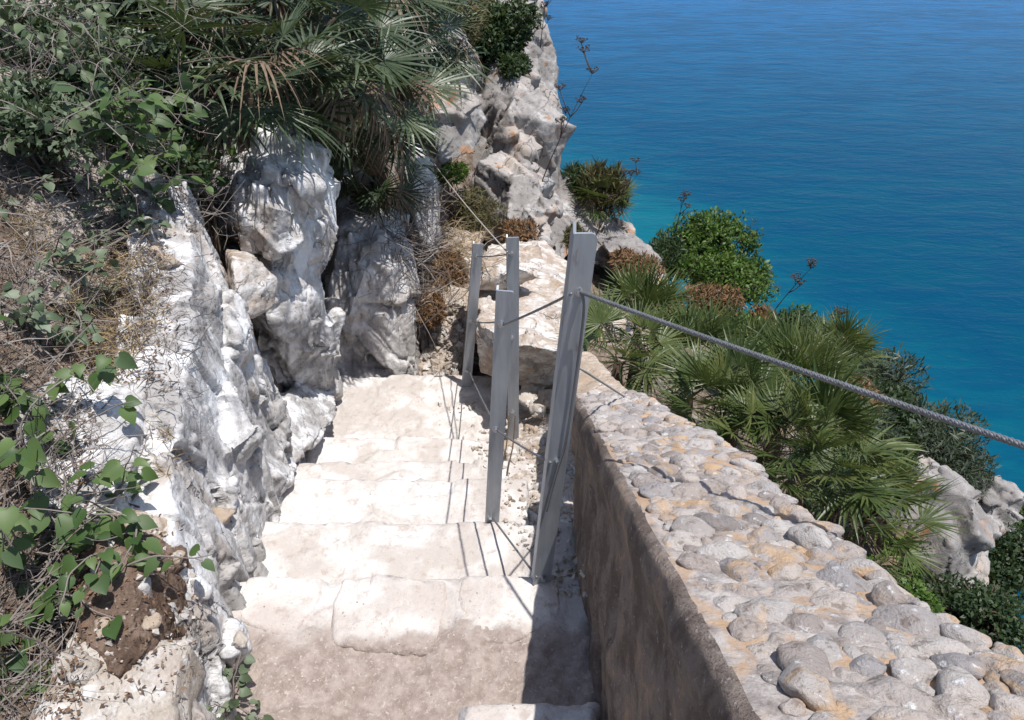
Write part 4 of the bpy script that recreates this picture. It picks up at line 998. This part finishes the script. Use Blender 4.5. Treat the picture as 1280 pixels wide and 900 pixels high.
# ------------------------------------------------------------------ creepers with big leaves on the left bank
def heart_leaf(mb, p, d, n, s, q):
    d = d.normalized(); sd = d.cross(n).normalized(); n = sd.cross(d)
    asp = q.uniform(.7, 1.1); bend = q.uniform(.05, .6); cupf = q.uniform(.1, .35)
    rows = [(0, .0), (-.10, .22), (.10, .42), (.35, .46), (.65, .30), (.88, .10), (1.0, 0)]
    L_, M_, R_ = [], [], []
    for t, wv in rows:
        wv *= asp
        c = p + d * (t * s) - n * (bend * s * max(0, t) ** 2)
        mid = p + d * (max(0, t) * s) - n * (bend * s * max(0, t) ** 2)
        M_.append(mid); L_.append(c - sd * wv * s + n * cupf * wv * s); R_.append(c + sd * wv * s + n * cupf * wv * s)
    vs = []; 
    for a, b, c in zip(L_, M_, R_): vs += [a, b, c]
    fs = []
    for k in range(len(rows) - 1):
        b = 3 * k; fs += [(b, b + 1, b + 4, b + 3), (b + 1, b + 2, b + 5, b + 4)]
    mb.add(vs, fs)
def creeper(label, starts, mat, n_st, leaf, seed, spread=(.25, .2, .22), ln=.28, per=7, depth=None):
    q = random.Random(seed + 300); c0 = None; st = MB(); lf = MB(); roots = []
    for (px, py) in starts:
        h = hit_px(px, py)[0]
        if depth: h = at(px, py, depth)
        if h is not None: roots.append(h)
    if not roots: return
    c0 = sum(roots, V()) / len(roots)
    root = empty('creeper', c0, label, 'plant', 'leafy creepers on the bank')
    for k in range(n_st):
        b = roots[k % len(roots)] - c0 + V((q.uniform(-.03, .03), q.uniform(-.03, .03), -.02))
        if k < len(roots): st.tube([V((0, 0, -.03)), V((0, 0, -.03)).lerp(b, .5) + V((0, 0, -.01)), b], [.002, .002, .0022], 4)   # runner joining the shoots
        d = V((q.uniform(-.7, .8), q.uniform(-.8, .5), q.uniform(.3, 1.1))).normalized(); pts = [b]
        for i in range(6):
            d = (d + V((q.uniform(-.35, .35), q.uniform(-.35, .35), q.uniform(-.45, .2)))).normalized(); pts.append(pts[-1] + d * ln / 6 * q.uniform(.7, 1.2))
        sp_ = smooth_path(pts, 3); st.tube(sp_, [.0028 - .0018 * i / len(sp_) for i in range(len(sp_))], 5)
        for j in range(per):
            i = q.randint(2, len(sp_) - 2); p = sp_[i]; t = (sp_[i + 1] - p).normalized()
            od = (t * .3 + V((q.uniform(-1, 1), q.uniform(-1, .6), q.uniform(-.5, .4)))).normalized()
            e = p + od * q.uniform(.01, .025); st.tube([p, e], [.0012, .001], 3)
            heart_leaf(lf, e, (od + V((0, -.1, -.35))).normalized(), (V((q.uniform(-.5, .5), q.uniform(-.8, .2), 1))).normalized(), leaf * q.uniform(.6, 1.15), q)
    lf.build('foliage', M[mat], root); st.build('stem', M['twig'], root)
creeper('light green heart leaved creeper at the left edge beside the straw patch', [(5, 500), (20, 540), (45, 560), (10, 470), (30, 500)], 'leaf_vine', 16, .048, 1, ln=.26)
creeper('dark green heart leaved creeper hanging before the white slab', [(150, 650), (130, 690), (190, 640), (110, 640)], 'leaf_vine', 11, .040, 2, ln=.22)
creeper('shaded creeper in the lower left corner', [(10, 720), (30, 760), (60, 700), (15, 800), (70, 760)], 'leaf_vine', 16, .046, 3, ln=.26)
creeper('broad leaved creeper below the top left shrubs', [(140, 165), (165, 180), (120, 150)], 'leaf_vine', 16, .06, 4, ln=.26)
creeper('pale leaved creeper on the rocks beside the dark palm', [(205, 225), (225, 215), (250, 235), (195, 205)], 'leaf_vine', 16, .05, 5, ln=.22)
creeper('sparse dusty creeper over the dry twigs', [(150, 260), (120, 300), (180, 270), (70, 330), (140, 350)], 'leaf_dusty', 34, .034, 6, ln=.2, per=7)
creeper('dusty creeper trailing over the twigs near the left edge', [(20, 260), (50, 230), (30, 400), (90, 390), (60, 420)], 'leaf_dusty', 32, .032, 9, ln=.2, per=7)
creeper('creeper scrambling over the shrub in the top left corner', [(60, 60), (20, 40), (100, 80), (40, 100), (110, 40)], 'leaf_mid', 18, .034, 10, ln=.3, depth=2.45)
creeper('creeper scrambling through the shrubs above the dry twigs', [(60, 150), (110, 130), (20, 170), (90, 175), (150, 120)], 'leaf_mid', 18, .032, 11, ln=.26, depth=2.2)
creeper('pale leaved climber between the shrubs and the dark palm', [(150, 130), (175, 150), (200, 180), (160, 170)], 'leaf_vine', 14, .055, 12, ln=.22, depth=2.3)
creeper('small creeper at the foot of the streaky rock face', [(282, 880)], 'leaf_dusty', 5, .03, 7, ln=.12, per=5)
creeper('creeper at the very bottom left edge', [(8, 870)], 'leaf_vine', 5, .04, 8, ln=.16)

# ------------------------------------------------------------------ dry twigs, straw, litter (nobody could count these)
def in_poly(x, y, poly):
    c = False; j = len(poly) - 1
    for i in range(len(poly)):
        if (poly[i][1] > y) != (poly[j][1] > y) and x < (poly[j][0] - poly[i][0]) * (y - poly[i][1]) / (poly[j][1] - poly[i][1]) + poly[i][0]: c = not c
        j = i
    return c
def scatter(poly, n, q):
    xs = [p[0] for p in poly]; ys = [p[1] for p in poly]; out = []; k = 0
    while len(out) < n and k < n * 6:
        k += 1; x, y = q.uniform(min(xs), max(xs)), q.uniform(min(ys), max(ys))
        if in_poly(x, y, poly):
            h, nn = hit_px(x, y)
            if h is not None: out.append((h, nn))
    return out
q = random.Random(77); tw = MB()
for poly, n, l in [([(-30, 190), (150, 215), (215, 330), (190, 400), (150, 480), (-30, 440)], 850, .12), ([(0, 0), (230, 0), (240, 200), (0, 210)], 900, .2),
                   ([(-20, 440), (120, 480), (130, 620), (60, 900), (-20, 900)], 700, .12), ([(160, 330), (250, 330), (240, 560), (190, 520)], 220, .06),
                   ([(520, 230), (610, 230), (590, 400), (520, 400)], 300, .22), ([(470, 280), (530, 280), (545, 360), (520, 390), (500, 330)], 300, .30), ([(180, 190), (300, 190), (300, 300), (240, 290)], 250, .14)]:
    for h, nn in scatter(poly, n, q):
        p = h + nn * q.uniform(-.005, .05); d = (V((q.gauss(0, 1), q.gauss(0, 1), q.gauss(0, .45))) + nn * .15).normalized(); ll = l * q.uniform(.4, 1.5)
        pts = [p]
        for k in range(3):
            d = (d + V((q.gauss(0, .25), q.gauss(0, .25), q.gauss(0, .2)))).normalized(); pts.append(pts[-1] + d * ll / 3)
        r_ = q.choice([.0008, .001, .0013, .002]) * (1.6 if l > .18 else 1); tw.tube(pts, [r_, r_ * .9, r_ * .7, r_ * .4], 3, False)
for k in range(240):
    px, py = q.uniform(-20, 240), q.uniform(-10, 230); p = at(px, py, q.uniform(2.1, 2.9)); h = hit_px(px, py)[0]
    if h is not None and h.length < p.length: p = h + V((0, 0, .03))
    d = V((q.gauss(0, 1), q.gauss(0, 1), q.gauss(0, .8))).normalized(); ll = q.uniform(.06, .3); pts = [p]
    for k2 in range(4):
        d = (d + V((q.gauss(0, .3), q.gauss(0, .3), q.gauss(-.05, .25)))).normalized(); pts.append(pts[-1] + d * ll / 4)
    r_ = q.choice([.0006, .0009, .0012, .0018]); tw.tube(pts, [r_, r_ * .9, r_ * .8, r_ * .6, r_ * .4], 3, False)
tag(tw.build('dry_twigs', M['twig'], smooth=False), 'tangle of dry grey twigs over the bank', 'brush', kind='stuff')
gr = MB()
for poly, n, l in [([(95, 300), (190, 310), (200, 400), (170, 440), (90, 450), (70, 380)], 1100, .09), ([(10, 270), (60, 270), (60, 320), (10, 320)], 260, .07), ([(110, 420), (180, 420), (160, 480), (110, 480)], 300, .08),
                   ([(545, 240), (620, 260), (610, 340), (545, 350)], 500, .2), ([(190, 520), (225, 520), (220, 600), (190, 600)], 60, .06)]:
    for h, nn in scatter(poly, n, q):
        d = (V((q.gauss(0, .8), q.gauss(0, .8), q.uniform(.1, 1)))).normalized(); ll = l * q.uniform(.5, 1.4); s = d.cross(V((q.gauss(0, 1), q.gauss(0, 1), q.gauss(0, 1)))).normalized() * q.uniform(.0007, .0016) * (1.8 if l > .15 else 1)
        p0 = h - V((0, 0, .005)); p1 = p0 + d * ll * .5; p2 = p1 + (d + V((q.gauss(0, .4), q.gauss(0, .4), -.5))).normalized() * ll * .5
        gr.add([p0 - s, p0 + s, p1 + s, p1 - s, p2], [(0, 1, 2, 3), (3, 2, 4)])
tag(gr.build('dry_grass', M['straw'], smooth=False), 'straw coloured dry grass on the bank', 'grass', kind='stuff')
def litter(name, polys, mat, size, lab):
    P, D, N = [], [], []
    for poly, n in polys:
        for h, nn in scatter(poly, n, q):
            P.append(h + nn * q.uniform(.001, .012)); d = V((q.gauss(0, 1), q.gauss(0, 1), q.gauss(0, .5))).normalized(); D.append(d); N.append((nn + V((q.gauss(0, .5), q.gauss(0, .5), q.gauss(0, .5)))).normalized())
    P, D, N = np.array(P), np.array(D), np.array(N); ln = size * (.5 + np.random.RandomState(3).rand(len(P)))
    tag(link(name, quads_mesh(name, P, D, N, ln, ln * .5), M[mat], None, False), lab, 'litter', kind='stuff')
litter('leaf_litter', [([(70, 640), (230, 640), (250, 860), (60, 900)], 420), ([(-20, 200), (220, 220), (210, 480), (-20, 480)], 2600), ([(0, 500), (120, 480), (100, 900), (0, 900)], 1400),
        ([(530, 300), (610, 300), (600, 460), (530, 470)], 900), ([(180, 180), (310, 180), (310, 310), (230, 290)], 700)], 'litter', .010, 'brown leaf litter on the soil')
gv = MB()
ico = [V(p) for p in ((0, 0, 1), (.9, 0, .1), (-.3, .85, .1), (-.5, -.8, 0), (.4, .4, -.6), (.1, -.5, -.7))]
for poly, n, s in [([(540, 500), (700, 500), (700, 560), (620, 600)], 120, .012), ([(590, 560), (700, 560), (700, 690), (625, 650)], 150, .010), ([(90, 640), (240, 640), (250, 780), (130, 870)], 60, .007), ([(310, 740), (660, 740), (660, 890), (330, 890)], 220, .0022), ([(590, 500), (715, 520), (715, 700), (640, 690)], 240, .009), ([(530, 380), (580, 380), (575, 470), (530, 470)], 260, .02),
                   ([(330, 480), (600, 480), (620, 650), (340, 650)], 50, .004), ([(0, 220), (220, 240), (200, 480), (0, 480)], 160, .008), ([(690, 690), (730, 690), (735, 745), (690, 745)], 50, .008)]:
    for h, nn in scatter(poly, n, q):
        k = s * q.choice([.4, .6, .8, 1, 1.6]); rot = Quaternion((q.gauss(0, 1), q.gauss(0, 1), q.gauss(0, 1), q.gauss(0, 1))).normalized()
        vs = [h + nn * k * .3 + (rot @ (p * k * q.uniform(.7, 1.2))) for p in ico]
        gv.add(vs, [(0, 1, 2), (0, 2, 3), (0, 3, 1), (1, 4, 2), (1, 3, 5), (1, 5, 4), (2, 4, 5), (2, 5, 3)])
tag(gv.build('gravel', M['stone_debris'], smooth=False), 'scattered stone chips and crumbs', 'gravel', kind='stuff')
